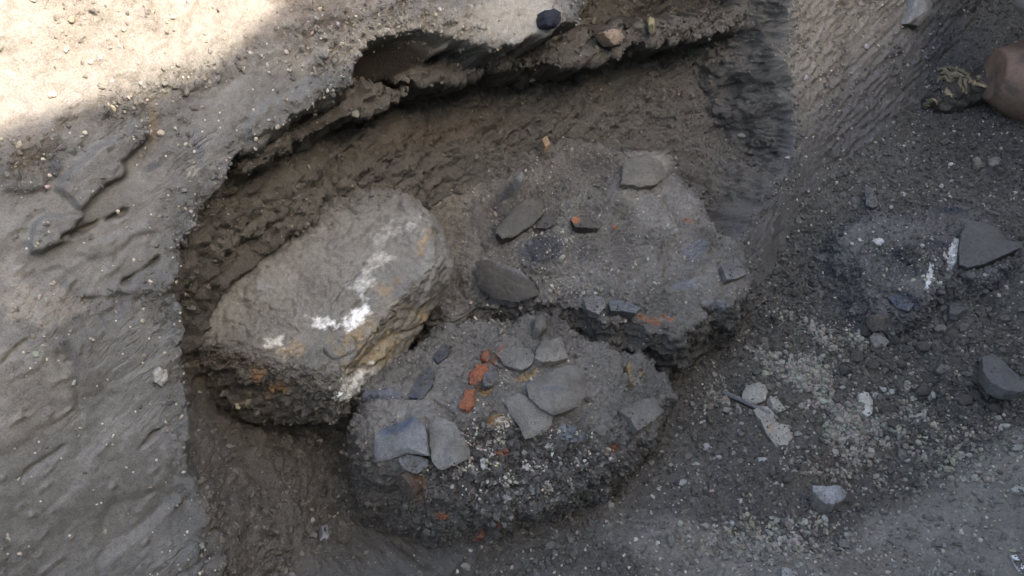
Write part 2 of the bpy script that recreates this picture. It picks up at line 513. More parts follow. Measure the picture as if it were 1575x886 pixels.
tr = worley(W2 * np.array([1, 1.6, 1]) + .05 * np.stack([fbm(W2, 6, 2), fbm(W2, 6, 2, seed=3), 0 * S[idx]], 1), 5.0, 2.0)
off[idx] += out * (.010 * (tr[2] - .5) * sstep(0, .10, tr[1] - tr[0]) + 0.016 * fbm(W2, 3.0, 3) + .0022 * fbm(W2 * np.array([1, 1.5, 1]), 10, 3) * sstep(-.3, .4, fbm(W2, 4, 2, seed=12)) + .0060 * tear * (.5 + perlin(rot * 40)) + flake - crack
                   + rough_zone * (.010 * fbm(W2, 28, 4, .6) + cr * .9) + .0012 * fbm(W2, 90, 2))
# streaked scrape marks on the far stretch of bank
far = sstep(.05, .3, S[idx])
off[idx] += far * out * (.006 * perlin(np.stack([W2[:, 0] * 9, W2[:, 1] * 55, W2[:, 2]], 1)) + .004 * fbm(W2, 45, 3))
# the smooth dark facet left by the spade under the lip
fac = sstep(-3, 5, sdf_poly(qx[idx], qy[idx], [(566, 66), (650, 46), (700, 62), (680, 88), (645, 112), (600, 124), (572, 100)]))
off[idx] = off[idx] * (1 - fac) + fac * (-0.035 - (.0016 * (qy[idx] - 50)))
PM = base + BN * off[:, None]
NM = grid_normals(PM, nu, nv); NM[(NM @ BN) < 0] *= -1
I3 = PM[idx]
lay3 = np.stack([I3 @ BD * 2.2, I3[:, 2] * 34, I3 @ NH * 8], 1) + .4 * np.stack([fbm(I3, 6, 2), fbm(I3, 6, 2, seed=4), 0 * I3[:, 0]], 1)
strat = fbm(lay3, 1.0, 3, .55, 3.0) * sstep(-.35, .3, fbm(I3, 4, 2, seed=9) + .25) * sstep(.42, .62, TT[idx])
ins = inside[idx]
inn = .020 * fbm(I3, 7, 3) + .011 * fbm(I3, 24, 4, .6) + crumbly(I3, .55, 21.0) + pits(I3, 52, 7) * 1.4 + .014 * strat
inn -= .02 * sstep(.1, .5, fbm(I3, 5.5, 2, seed=31)) * sstep(-.9, -.6, S[idx])          # scooped hollows where the trowel bit in
off2 = np.zeros(len(S)); off2[idx] = ins * inn * (1 - fac)
P = PM + NM * off2[:, None]
# the foot of the bank below the hollow spreads outwards a little
T = np.ones((len(P), 4)); T[:, :3] = C_CLAY
mixc(T[:, :], np.clip(.5 + .8 * fbm(st3, 3.0, 3, seed=2), 0, 1) * .35, (.100, .097, .090))
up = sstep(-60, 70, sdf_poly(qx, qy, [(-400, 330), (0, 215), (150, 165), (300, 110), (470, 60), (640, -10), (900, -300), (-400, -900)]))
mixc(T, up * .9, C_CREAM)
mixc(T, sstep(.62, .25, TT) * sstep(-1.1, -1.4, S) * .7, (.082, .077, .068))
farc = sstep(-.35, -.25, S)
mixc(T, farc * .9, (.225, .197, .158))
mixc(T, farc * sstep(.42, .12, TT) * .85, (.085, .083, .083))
mixc(T, farc * sstep(.95, 1.5, S) * .7, (.06, .052, .045))  # shade of the far right corner painted into the bank colour
mixc(T, inside, C_DARK * 1.15)
ii = inside * np.clip(.5 + fbm(np.stack([S * 1.5, TT * 9, S * 0], 1), 1.0, 3, seed=14), 0, 1)
mixc(T, ii * .7, C_BROWN * 1.0)
mixc(T, inside * sstep(.75, .35, TT) * .7, C_GREY * 1.05)
mixc(T[:, :], np.clip(blob(qx, qy, 770, 190, 190, 32, -12) * .8, 0, 1), (.115, .088, .066))
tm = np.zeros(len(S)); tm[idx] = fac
mixc(T, tm * .9, (.045, .036, .027))  # brown-black clay of the facet, with the shade under the lip painted in
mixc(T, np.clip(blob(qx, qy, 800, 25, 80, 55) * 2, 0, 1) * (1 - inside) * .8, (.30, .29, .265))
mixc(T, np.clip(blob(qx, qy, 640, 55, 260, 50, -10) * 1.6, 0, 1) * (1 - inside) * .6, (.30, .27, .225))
for cx, cy, rx, ry, ang, c, m in ((236, 190, 7, 36, 0, (.17, .125, .08), .55), (45, 235, 26, 36, 0, (.135, .108, .08), .5), (60, 470, 60, 30, 0, (.22, .20, .165), .5), (298, 262, 12, 8, 0, (.34, .33, .30), .6), (15, 415, 18, 24, 0, (.22, .21, .19), .5),
                                    (105, 540, 9, 36, -28, (.075, .072, .075), .8), (185, 470, 8, 22, 0, (.08, .08, .09), .7), (85, 258, 10, 22, -15, (.08, .08, .085), .8), (235, 257, 16, 6, -20, (.05, .05, .055), .9), (305, 225, 8, 36, -12, (.10, .10, .11), .7),
                                    (225, 320, 14, 60, -15, (.13, .125, .12), .5), (30, 610, 80, 70, 0, (.16, .15, .13), .5)):
    n = np.zeros(len(S)); n[idx] = fbm(W2, 40, 3, seed=cx)
    mixc(T, spot(.1, .55, blob(qx, qy, cx, cy, rx * 1.5, ry * 1.5, ang), 1, .3 * n) * m * (1 - inside), c)
rz = np.zeros(len(S)); rz[idx] = rough_zone
T[:, 3] = np.clip(.25 + .6 * np.maximum(inside, rz), 0, 1)
Nn = grid_normals(P, nu, nv); Nn[(Nn @ BN) < 0] *= -1
F = grid_faces(nu, nv)
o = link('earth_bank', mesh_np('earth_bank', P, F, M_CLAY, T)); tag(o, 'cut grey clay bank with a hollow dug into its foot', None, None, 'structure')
BV, BT, BNm, BRough, BIn, BVis = P, T, Nn, rz, inside, vis
print('bank', len(P))

# ------------------------------------------------------------------ unseen opposite bank, added behind the camera to shade the pit
sh_s = np.linspace(-9, 9, 181); sh_t = np.linspace(0, 1, 40)
A, B = np.meshgrid(sh_s, sh_t, indexing='ij'); A = A.ravel(); B = B.ravel()
BANK_D, BANK_TOP = 1.15, 3.93
prof_d = np.interp(B, [0, .7, .78, 1], [0, .30, .42, 7.0]); prof_z = np.interp(B, [0, .7, .78, 1], [-.2, BANK_TOP - .08, BANK_TOP, BANK_TOP])
P = A[:, None] * BD + NH * (BANK_D + prof_d)[:, None] + np.array([0, 0, 1.0]) * prof_z[:, None]
P += (NH * .10)[None] * fbm(P, 1.7, 4)[:, None]; P[:, 2] += (.07 * fbm(P, 2.6, 4, seed=6) - .26 * np.clip(A + 1.35, -1.0, 1.0)) * sstep(.3, .7, B)
T = np.ones((len(P), 4)); T[:, :3] = (.16, .14, .11)
o = link('shade_bank', mesh_np('shade_bank', P, grid_faces(181, 40), M_CLAY, T)); tag(o, 'unseen brown earth bank added opposite to shade the pit', None, None, 'structure')

A, B = np.meshgrid(np.linspace(-1.9, 1.9, 90), np.linspace(-.3, 3.4, 80), indexing='ij'); A = A.ravel(); B = B.ravel()  # unseen end face, added to keep skylight off the far right corner
P = BD * (bank_st(BP)[0] + BD @ BP + 2.02) + NH * A[:, None] + np.array([0, 0, 1.0]) * B[:, None] + BD * (.12 * B)[:, None]
P = P + BD * (.06 * fbm(P, 3, 4))[:, None]
T = np.ones((len(P), 4)); T[:, :3] = (.10, .088, .072)
o = link('end_shade_wall', mesh_np('end_shade_wall', P, grid_faces(90, 80), M_SOIL, T)); tag(o, 'unseen dark earth face added at the far end to block skylight', None, None, 'structure')

# ================================================================== THE MASSES STANDING IN THE HOLLOW
def mound(name, label, cat, rim, inner, centre, nt, ntop, nside, rough_fn, tint_fn, mat=M_SOIL, edge_noise=.012, bulge=.012):
    """a lump of earth: a top surface through measured points and steep sides down to the floor.
    rim: (px, py, height, how far the foot of the side stands outside the rim)"""
    pts = np.array([on_z(q[0], q[1], q[2]) for q in rim]); fl = np.array([q[3] if len(q) > 3 else -.03 for q in rim])
    ipts = [on_z(a_, b_, z_) for a_, b_, z_ in inner]
    allp = np.vstack([pts, ipts]) if len(ipts) else pts
    top = Rbf(allp[:, :2], allp[:, 2], .02)
    c = on_z(*centre)[:2]
    v = pts[:, :2] - c; th = np.arctan2(v[:, 1], v[:, 0]); r = np.hypot(v[:, 0], v[:, 1]); o_ = np.argsort(th); th, r, fl = th[o_], r[o_], fl[o_]
    f = np.linspace(-math.pi, math.pi, nt)
    per = lambda y: np.interp(f, np.r_[th - 2 * math.pi, th, th + 2 * math.pi], np.r_[y, y, y])
    r = per(r); fl = per(fl)
    dirs = np.stack([np.cos(f), np.sin(f)], 1)
    e3 = np.c_[c + dirs * r[:, None], np.zeros(nt)]
    r = r + edge_noise * (1.1 * fbm(e3, 6, 2, .6) + fbm(e3, 16, 4, .6) + .5 * perlin(e3 * 55))
    fl = fl * (1 + .5 * fbm(e3, 8, 2))
    ut = np.linspace(0, 1, ntop) ** .8; us = np.linspace(0, 1, nside + 1)[1:]
    zr = top(c + dirs * r[:, None]); zb = np.minimum(G(c + dirs * r[:, None]), zr - .03) - .04
    rows = []
    for u in ut:
        q = c + dirs * (r * u)[:, None]; z = top(q) - .010 * max(0, (u - .93) / .07) ** 2
        rows.append(np.c_[q, z])
    for w in us:
        q = c + dirs * (r + fl * w + bulge * math.sin(math.pi * min(1, w * 1.2)) * (1 - w))[:, None]
        rows.append(np.c_[q, zr - .010 - (zr - .010 - zb) * w])
    P = np.stack(rows, 1).reshape(-1, 3); nv = ntop + nside
    sidem = np.repeat(np.r_[sstep(.97, 1.0, ut), np.ones(nside)][None], nt, 0).ravel()
    qx, qy = project(P)
    Nn = grid_normals(P, nt, nv)
    gN = Nn.reshape(nt, nv, 3); gN[:, 0] = gN[:, 2]; gN[-1] = gN[0]; Nn = gN.reshape(-1, 3)
    if Nn[:, 2].sum() < 0: Nn = -Nn
    disp, rel = rough_fn(P, qx, qy, sidem)
    cz_ = np.repeat(np.r_[np.clip(ut * 8, 0, 1), np.ones(nside)][None], nt, 0).ravel()
    P = P + Nn * (disp * cz_)[:, None]
    g3 = P.reshape(nt, nv, 3); g3[-1] = g3[0]; P = g3.reshape(-1, 3)
    T = np.ones((len(P), 4)); tint_fn(T, P, qx, qy, sidem); T[:, 3] = np.clip(.35 + rel, 0, 1)
    o = link(name, mesh_np(name, P, grid_faces(nt, nv), mat, T)); tag(o, label, cat)
    dens = np.repeat(np.r_[ut, np.ones(nside) * 1.0][None], nt, 0).ravel()
    return o, P, Nn, rel * dens, T, sidem * dens


# ---- flat topped block of grey soil on the right of the boulder
def block_rough(P, qx, qy, sm):
    smooth = np.clip(blob(qx, qy, 1010, 300, 90, 60, 30) * 1.6 + blob(qx, qy, 1100, 440, 90, 70) * .9 + blob(qx, qy, 900, 430, 120, 50) * .6, 0, .85)
    rel = np.clip((.55 + .5 * fbm(P, 9, 2)) * (1 - smooth) + sm * .8, .08, 1.2)
    d = .018 * fbm(P, 5, 2, seed=3) + .014 * fbm(P, 10, 3) + .010 * fbm(P, 30, 4, .6) * (.35 + rel * .7) + crumbly(P, 1.0, 4.0) * rel * (.8 - .25 * sm) + sm * .014 * fbm(P, 14, 3) + .002 * fbm(P, 110, 2)
    ring = np.hypot((qx - 1045) / 42, (qy - 392) / 33)
    d += .012 * np.exp(-((ring - 1) / .22) ** 2) * (.7 + .5 * fbm(P, 24, 2)) - .024 * sstep(.95, .35, ring)
    d += pits(P) * (1 - .55 * smooth)
    d += -.014 * sstep(9, 0, np.abs(qy - np.interp(qx, [555, 640, 700, 720, 800, 870], [312, 285, 262, 285, 262, 226]) + 6 * fbm(P, 30, 2))) * sstep(560, 600, qx) * sstep(880, 840, qx)
    hum = blob(qx, qy, 992, 256, 44, 30)
    d += .030 * np.sqrt(hum)
    lay = perlin(np.stack([P[:, 0] * 7, P[:, 1] * 7, P[:, 2] * 70], 1))
    d += sm * .012 * lay
    return d, rel


def block_tint(T, P, qx, qy, sm):
    T[:, :3] = (.160, .148, .129)
    mixc(T, np.clip(.5 + fbm(P, 8, 3), 0, 1) * .5, C_DARK * 1.05)
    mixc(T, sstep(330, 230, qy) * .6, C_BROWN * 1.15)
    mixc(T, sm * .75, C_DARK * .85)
    n = fbm(P, 30, 3)
    mixc(T, spot(.15, .6, blob(qx, qy, 835, 385, 50, 28, -20), 1.5, .3 * n) * .75, (.062, .066, .074))
    mixc(T, spot(.15, .6, blob(qx, qy, 1072, 382, 18, 14), 1.5, .2 * n) * .7, (.145, .152, .17))
    mixc(T, spot(.15, .6, blob(qx, qy, 1055, 438, 26, 10), 1.5, .2 * n) * .6, (.145, .152, .168))
    mixc(T, spot(.15, .6, blob(qx, qy, 1100, 470, 24, 10), 1.5, .2 * n) * .6, (.14, .148, .165))
    mixc(T, spot(.1, .5, blob(qx, qy, 990, 252, 46, 34), 1.3, .2 * n) * .7, (.19, .172, .142))
    mixc(T, spot(.1, .5, blob(qx, qy, 690, 300, 40, 110, -8), 1, .2 * n) * .6, (.16, .142, .112))
    mixc(T, spot(.1, .5, blob(qx, qy, 1060, 330, 40, 14, 35), 1, .2 * n) * .5, (.19, .178, .155))
    for cx, cy in ((1010, 492), (1028, 486), (990, 486), (1062, 338)):
        mixc(T, spot(.2, .6, blob(qx, qy, cx, cy, 15, 6, 25), 1.4, .25 * n) * .9, (.26, .13, .075))


block_rim = [(560, 318, .34, .05), (640, 290, .33, .05), (700, 258, .33, .05), (790, 240, .33, .05), (870, 215, .33, .05), (960, 225, .31, .05), (1030, 245, .27, .03), (1062, 292, .24, .02), (1110, 350, .215, .0), (1148, 392, .20, .0), (1156, 436, .19, -.01), (1126, 470, .195, -.03), (1090, 478, .205, -.05),
             (1048, 512, .225, -.04), (1010, 512, .225, -.06), (975, 496, .235, -.05), (926, 492, .24, -.02), (892, 468, .24, .03), (850, 462, .23, .06), (790, 474, .215, .08), (730, 474, .215, .10), (690, 500, .20, .10), (640, 440, .24, .08), (600, 380, .30, .05)]
block_in = [(690, 400, .26), (740, 420, .25), (735, 350, .29), (830, 400, .285), (950, 400, .27), (1050, 400, .25), (1000, 300, .29), (850, 300, .31), (1100, 430, .215), (950, 455, .25)]
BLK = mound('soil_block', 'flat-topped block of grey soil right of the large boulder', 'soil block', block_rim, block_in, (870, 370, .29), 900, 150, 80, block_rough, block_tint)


# ---- lower lump with the broken pot
def lump_rough(P, qx, qy, sm):
    smooth = np.clip(blob(qx, qy, 640, 660, 120, 100) * 1.5 + blob(qx, qy, 860, 600, 130, 90) * .9 + blob(qx, qy, 690, 570, 70, 80) * .8, 0, .9)
    front = np.clip(blob(qx, qy, 780, 720, 210, 90) * 2, 0, 1)
    rel = np.clip((.55 + .4 * fbm(P, 9, 2)) * (1 - smooth) + sm * .5 + front * .5, .08, 1.4)
    d = .016 * fbm(P, 5, 2, seed=3) + .012 * fbm(P, 10, 3) + .012 * fbm(P, 30, 4, .6) * (.25 + rel * .7) + crumbly(P, 1.0, 14.0) * rel * (.9 - .3 * sm) + sm * .014 * fbm(P, 14, 3) + .002 * fbm(P, 110, 2)
    d += pits(P, seed=5) * (1 - .7 * smooth)
    left = sm * sstep(800, 690, qx)
    lay = perlin(np.stack([P[:, 0] * 5, P[:, 1] * 5, P[:, 2] * 55], 1)) + .6 * perlin(np.stack([P[:, 0] * 9, P[:, 1] * 9, P[:, 2] * 130], 1))
    d = d * (1 - .45 * left) + left * .007 * lay
    d += front * (1 - sm) * -.004
    for x0, y0, x1, y1 in ((655, 651, 660, 705), (700, 636, 658, 612), (560, 620, 640, 612), (780, 590, 830, 566), (735, 600, 800, 572), (830, 567, 892, 548)):
        ex, ey = x1 - x0, y1 - y0
        t = np.clip(((qx - x0) * ex + (qy - y0) * ey) / (ex * ex + ey * ey), 0, 1)
        d -= .010 * sstep(5, 0, np.hypot(qx - x0 - t * ex, qy - y0 - t * ey) + 3 * fbm(P, 40, 2))
    return d, rel


def lump_tint(T, P, qx, qy, sm):
    T[:, :3] = (.140, .130, .114)
    mixc(T, np.clip(.5 + fbm(P, 8, 3), 0, 1) * .5, C_DARK * 1.0)
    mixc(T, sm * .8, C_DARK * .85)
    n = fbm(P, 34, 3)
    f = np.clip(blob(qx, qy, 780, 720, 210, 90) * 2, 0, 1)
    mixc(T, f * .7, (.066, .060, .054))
    mixc(T, sstep(.45, .65, fbm(P, 60, 3, seed=6) + .1) * f * .75, (.36, .34, .31))
    mixc(T, spot(.2, .6, blob(qx, qy, 640, 640, 110, 70), 1.4, .2 * n) * .5, (.155, .145, .130))
    mixc(T, spot(.2, .6, blob(qx, qy, 590, 612, 40, 12, -6), 1.5, .25 * n) * .6, (.085, .098, .125))
    mixc(T, spot(.2, .6, blob(qx, qy, 880, 668, 28, 14), 1.5, .25 * n) * .6, (.17, .19, .215))
    mixc(T, spot(.2, .6, blob(qx, qy, 640, 750, 26, 50, -25), 1.3, .3 * n) * .6, (.19, .125, .09))
    for cx, cy, rx, ry, a in ((775, 696, 12, 5, 0), (765, 548, 14, 5, -45), (636, 733, 12, 5, -10), (945, 690, 12, 6, -30), (770, 806, 10, 5, 0), (738, 828, 7, 7, 0), (680, 798, 10, 4, 30)):
        mixc(T, spot(.15, .5, blob(qx, qy, cx, cy, rx * 1.3, ry * 1.3, a), 1.4, .25 * n) * .9, (.20, .085, .05))
    for cx, cy, rx, ry, a in ((765, 645, 15, 9, 0), (810, 580, 16, 6, -15), (745, 600, 10, 8, 0), (1385, 0, 1, 1, 0)):
        mixc(T, spot(.15, .5, blob(qx, qy, cx, cy, rx * 1.3, ry * 1.3, a), 1.4, .3 * n) * .8, (.27, .17, .075))


lump_rim = [(548, 640, .25, .03), (556, 600, .26, .03), (600, 560, .265, .06), (650, 520, .265, .08), (700, 490, .25, .08), (760, 482, .24, .08), (830, 490, .23, .06), (900, 515, .205, .04), (950, 540, .18, .03), (1005, 552, .16, .02), (1028, 590, .145, .0), (1022, 640, .145, -.01), (985, 690, .14, -.02),
            (955, 722, .145, -.02), (905, 752, .15, -.04), (850, 772, .15, -.05), (780, 782, .155, -.03), (725, 776, .17, .015), (670, 758, .19, .05), (622, 732, .215, .07), (580, 716, .24, .07), (553, 690, .245, .05)]
lump_in = [(640, 660, .28), (700, 600, .275), (720, 685, .265), (790, 650, .25), (850, 600, .245), (950, 620, .20), (990, 600, .175), (800, 540, .245), (890, 690, .20), (790, 715, .215), (700, 735, .225), (640, 715, .25), (800, 755, .175), (880, 730, .17)]
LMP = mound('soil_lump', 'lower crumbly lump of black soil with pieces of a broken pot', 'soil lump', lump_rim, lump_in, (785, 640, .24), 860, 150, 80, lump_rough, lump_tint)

# ---- low grey lump half buried on the right
def low_rough(P, qx, qy, sm):
    rel = np.clip(.28 + .4 * fbm(P, 9, 2) + sm * .5, .08, 1.0)
    d = .012 * fbm(P, 10, 3) + .009 * fbm(P, 34, 4, .55) * (.4 + rel) + crumbly(P, 1.0, 33.0) * rel * .8
    d += pits(P, seed=9)
    d -= .016 * sstep(9, 0, np.hypot((qx - 1375) / 1.3, qy - 405) - 18 + 12 * fbm(P, 24, 2))
    return d, rel


def low_tint(T, P, qx, qy, sm):
    T[:, :3] = (.112, .105, .096)
    n = fbm(P, 30, 3)
    mixc(T, np.clip(.5 + fbm(P, 9, 3), 0, 1) * .5, (.075, .068, .06))
    for cx, cy, rx, ry, a in ((1445, 378, 34, 8, 8), (1390, 392, 22, 6, 20), (1465, 325, 26, 6, 0), (1400, 465, 24, 10, 20)):
        mixc(T, spot(.15, .6, blob(qx, qy, cx, cy, rx * 1.3, ry * 1.3, a), 1.4, .3 * n) * .8, (.040, .044, .055))
    for cx, cy, rx, ry, a in ((1466, 392, 9, 22, 20), (1429, 425, 5, 16, 10), (1350, 373, 8, 4, 0)):
        mixc(T, spot(.2, .5, blob(qx, qy, cx, cy, rx * 1.5, ry * 1.5, a), 1.4, .45 * n) * .9, (.62, .60, .56))


low_rim = [(1290, 357, .06), (1312, 338, .075), (1380, 330, .09), (1440, 318, .09), (1500, 322, .09), (1560, 360, .10), (1545, 410, .10), (1480, 425, .11), (1440, 445, .11), (1405, 482, .09), (1375, 488, .08), (1340, 455, .07), (1318, 410, .07), (1300, 380, .06)]
low_rim = [(a_, b_, z_, .04) for a_, b_, z_ in low_rim]
LOW = mound('soil_hump', 'low grey hump of compacted soil half buried beside the triangular stone', 'soil hump', low_rim, [(1400, 380, .12), (1350, 370, .095), (1460, 370, .115), (1360, 420, .10)], (1425, 390, .12), 620, 110, 30, low_rough, low_tint, edge_noise=.02)

# ---- the boulder under the overhang
def boulder():
    cz = on_z(475, 488, .345)
    outline = [(664, 318), (690, 352), (697, 410), (668, 470), (636, 525), (590, 580), (545, 622), (490, 646), (420, 660), (360, 656), (292, 650), (266, 606), (258, 540), (300, 465), (350, 400), (410, 345), (480, 312), (560, 296), (620, 296)]
    vd = (cz - CAM) / np.linalg.norm(cz - CAM)
    e3 = -vd; e1 = RGT - e3 * (RGT @ e3); e1 /= np.linalg.norm(e1); e2 = np.cross(e3, e1)
    pl = []
    for a, b in outline:
        d = ray(a, b); t = np.dot(e3, cz - CAM) / np.dot(e3, d); p = CAM + d * t - cz
        pl.append((p @ e1, p @ e2))
    pl = np.array(pl); th = np.arctan2(pl[:, 1], pl[:, 0]); r = np.hypot(pl[:, 0], pl[:, 1])
    o_ = np.argsort(th); th = th[o_]; r = r[o_]
    n1, n2 = 520, 300
    f = np.linspace(-math.pi, math.pi, n1); ps_ = np.linspace(-math.pi / 2, math.pi / 2, 6001)
    pr_ = np.stack([np.abs(np.cos(ps_)) ** .62 * .30, np.sign(np.sin(ps_)) * np.abs(np.sin(ps_)) ** .85 * .17], 1)
    al_ = np.r_[0, np.cumsum(np.linalg.norm(np.diff(pr_, axis=0), axis=1))]
    ps = np.interp(np.linspace(0, al_[-1], n2), al_, ps_)
    rr = np.interp(f, np.r_[th - 2 * math.pi, th, th + 2 * math.pi], np.r_[r, r, r])
    ker = np.hanning(31); ker /= ker.sum()
    rr = np.convolve(np.r_[rr[-16:-1], rr, rr[1:16]], ker, 'valid')[:n1] ; rr[-1] = rr[0]
    for _ in range(160): rr[:-1] = (np.roll(rr[:-1], 1) + 2 * rr[:-1] + np.roll(rr[:-1], -1)) / 4
    rr[-1] = rr[0]
    Fm, Pm = np.meshgrid(f, ps, indexing='ij'); RR = np.repeat(rr[:, None], n2, 1)
    RR = RR.mean() + (RR - RR.mean()) * np.clip(np.abs(np.cos(Pm)) * 1.6, 0, 1)
    c = np.sign(np.cos(Pm)) * np.abs(np.cos(Pm)) ** .62; s_ = np.sign(np.sin(Pm)) * np.abs(np.sin(Pm)) ** .85
    u = c * RR * np.cos(Fm); v = c * RR * np.sin(Fm)
    w = s_ * np.where(s_ > 0, .235, .20)
    # the top face leans: higher towards the back, and a long ridge falls to the lower right edge
    L = np.stack([u.ravel(), v.ravel(), w.ravel()], 1)
    sc_ = np.linalg.norm(cz - CAM) / FOC
    n_top = np.array([-.10, .30, .95]); n_top /= np.linalg.norm(n_top); h_top = .088

    def edge_pt(a_, b_):
        x_, y_ = (a_ - 475) * sc_, (488 - b_) * sc_
        return np.array([x_, y_, (h_top - n_top[0] * x_ - n_top[1] * y_) / n_top[2]])

    def face(p, q, guess):
        d_ = (q - p) / np.linalg.norm(q - p); n_ = np.array(guess) - d_ * np.dot(guess, d_); n_ /= np.linalg.norm(n_)
        return n_, n_ @ p
    eA, eB, eC, eD = edge_pt(270, 496), edge_pt(500, 572), edge_pt(656, 402), edge_pt(634, 322)
    faces_ = [(n_top, h_top), face(eA, eB, (-.2, -.72, .66)), face(eB, eC, (.6, -.52, .60)), face(eC, eD, (.85, .25, .5)), face(edge_pt(320, 405), edge_pt(575, 282), (-.25, .75, .62))]
    wob = .010 * fbm(cz + L, 5, 3)
    for n_, h_ in faces_:
        ex = L @ n_ - h_ - wob * .8
        L = L - n_ * (np.logaddexp(0, ex / .007) * .007)[:, None]
    P = cz + L[:, :1] * e1 + L[:, 1:2] * e2 + L[:, 2:3] * e3
    qx, qy = project(P)
    Nn = grid_normals(P, n1, n2); Nn[((P - cz) * Nn).sum(1) < 0] *= -1
    Nn[np.abs(np.sin(Pm)).ravel() > .9995] = 0
    lowr = sstep(-30, 40, qy - np.interp(qx, [290, 380, 470, 540, 600], [505, 530, 562, 606, 640]) + 16 * fbm(P, 14, 3))     # rough earthy underside
    topr = sstep(-20, 60, np.interp(qx, [290, 400, 480, 560, 640], [470, 430, 380, 340, 320]) - qy + 18 * fbm(P, 12, 3))     # soil still on its upper side
    grain = np.stack([(P @ e1) * .75 + (P @ e2) * .66, (P @ e1) * -.66 + (P @ e2) * .75, P @ e3], 1)
    gr = perlin(grain * np.array([8, 46, 30]) + 2) + .6 * perlin(grain * np.array([16, 110, 60]) + 4)
    wr = np.clip(lowr + topr * .7, 0, 1)
    d = .006 * fbm(P, 6, 3) + .005 * fbm(P, 24, 4, .6) + (1 - wr) * .0022 * gr + wr * (.010 * fbm(P, 24, 4, .6) + crumbly(P, .5, 3.0)) + pits(P, seed=3) * (.45 + .6 * wr) + .0030 * fbm(P, 60, 3, .65)
    d -= .007 * sstep(.05, 0, np.abs(fbm(P, 7, 3, seed=51))) * sstep(-.1, .3, fbm(P, 5, 2, seed=52))
    # flat bedded ridge down the right side
    d += .008 * sstep(-.03, .03, perlin(grain * np.array([3, 14, 4]) + 9) + (np.interp(qx, [500, 690], [0, .1]))) * sstep(470, 560, qx) * (1 - wr)
    d += -.010 * sstep(6, 0, np.abs(qy - np.interp(qx, [560, 610, 660, 700], [550, 515, 490, 450]) + 5 * fbm(P, 20, 2))) * sstep(555, 575, qx)
    d += .012 * np.sqrt(blob(qx, qy, 408, 450, 32, 38, 20)) - .012 * blob(qx, qy, 376, 472, 12, 14)
    P = P + Nn * d[:, None]
    T = np.ones((len(P), 4)); T[:, :3] = (.170, .164, .148)
    mixc(T, np.clip(.5 + fbm(P, 7, 3), 0, 1) * .4, (.125, .115, .098))
    mixc(T, np.clip(lowr, 0, 1) * .85, (.100, .091, .077))
    mixc(T, np.clip(topr, 0, 1) * .7, (.10, .092, .078))
    n = fbm(grain * np.array([1, 2.2, 1]), 26, 4, .6); n2_ = fbm(P, 60, 3)

    def stain(poly, col, m=.95, k=9):
        mixc(T, sstep(-6, 8, sdf_poly(qx, qy, poly) + 1.3 * k * n + 6 * n2_ + 4 * fbm(P, 150, 2)) * m * (.55 + .45 * sstep(-.3, .4, n2_)), col)
    stain([(500, 520), (585, 452), (640, 470), (690, 470), (600, 590), (520, 612), (500, 590), (540, 555)], (.21, .18, .13), .5, 16)
    stain([(540, 545), (600, 510), (622, 520), (600, 555), (540, 575)], (.26, .20, .115), .8, 14)
    stain([(540, 500), (570, 478), (575, 500), (550, 530), (525, 535)], (.26, .19, .10), .8, 12)
    stain([(478, 490), (520, 497), (560, 462), (572, 462), (560, 492), (535, 505), (512, 502), (490, 502)], (.80, .79, .76), .97, 6)
    stain([(540, 440), (560, 418), (572, 420), (568, 436), (556, 450)], (.62, .61, .58), .6, 6)
    stain([(560, 405), (580, 385), (600, 392), (592, 410), (566, 420)], (.56, .54, .49), .55, 8)
    stain([(575, 365), (610, 345), (645, 335), (640, 350), (600, 362), (580, 380)], (.46, .45, .41), .5, 8)
    stain([(510, 600), (530, 580), (556, 568), (560, 590), (530, 612), (515, 612)], (.62, .61, .57), .85, 10)
    stain([(545, 590), (570, 560), (580, 570), (560, 598)], (.58, .57, .52), .7, 8)
    stain([(640, 385), (655, 355), (660, 360), (650, 392)], (.30, .19, .09), .7, 6)
    stain([(580, 445), (612, 432), (608, 440), (585, 452)], (.30, .19, .09), .7, 6)
    stain([(630, 478), (650, 468), (660, 482), (640, 490)], (.40, .27, .10), .8, 6)
    stain([(386, 570), (400, 560), (408, 572), (395, 582)], (.27, .155, .07), .85, 7)
    stain([(398, 575), (412, 590), (445, 580), (448, 592), (420, 604), (405, 598)], (.29, .17, .075), .9, 8)
    stain([(428, 540), (455, 528), (460, 540), (440, 550)], (.36, .27, .15), .6, 8)
    stain([(408, 525), (430, 520), (435, 532), (410, 535)], (.60, .58, .52), .8, 6)
    stain([(368, 615), (385, 612), (388, 622), (372, 628)], (.45, .42, .33), .8, 5)
    stain([(395, 440), (412, 425), (425, 450), (405, 465)], (.21, .215, .225), .6, 6)
    T[:, 3] = np.clip(.35 + .6 * wr, 0, 1)
    o = link('boulder', mesh_np('boulder', P, grid_faces(n1, n2), M_ROCK, T))
    tag(o, 'large rounded boulder streaked with white lime and rust under the overhang', 'boulder')
    return o, P, Nn, wr, T


BLD = boulder()

# ================================================================== PIECES LYING ON THE EARTH
bpy.context.view_layer.update()
DG = bpy.context.evaluated_depsgraph_get()


def hit(px, py):
    ok, loc, nor, fi, ob, mw = SC.ray_cast(DG, Vector(CAM), Vector(ray(px, py)).normalized(), distance=30)
    if not ok: return None
    return np.array(loc), np.array(nor), ob.name


def fit_plane(poly):
    poly = np.asarray(poly, float); c = poly.mean(0); pts = []
    for f in (0.0, .35, .7):
        for p in poly:
            h = hit(*(c + (p - c) * f))
            if h: pts.append(h[0])
    pts = np.array(pts); m = np.median(pts, 0)
    dd = np.linalg.norm(pts - m, axis=1); pts = pts[dd < np.median(dd) * 2.5 + .01]
    m = pts.mean(0)
    n = np.linalg.svd(pts - m)[2][2]
    if n @ (CAM - m) < 0: n = -n
    return m, n


PIECES = []


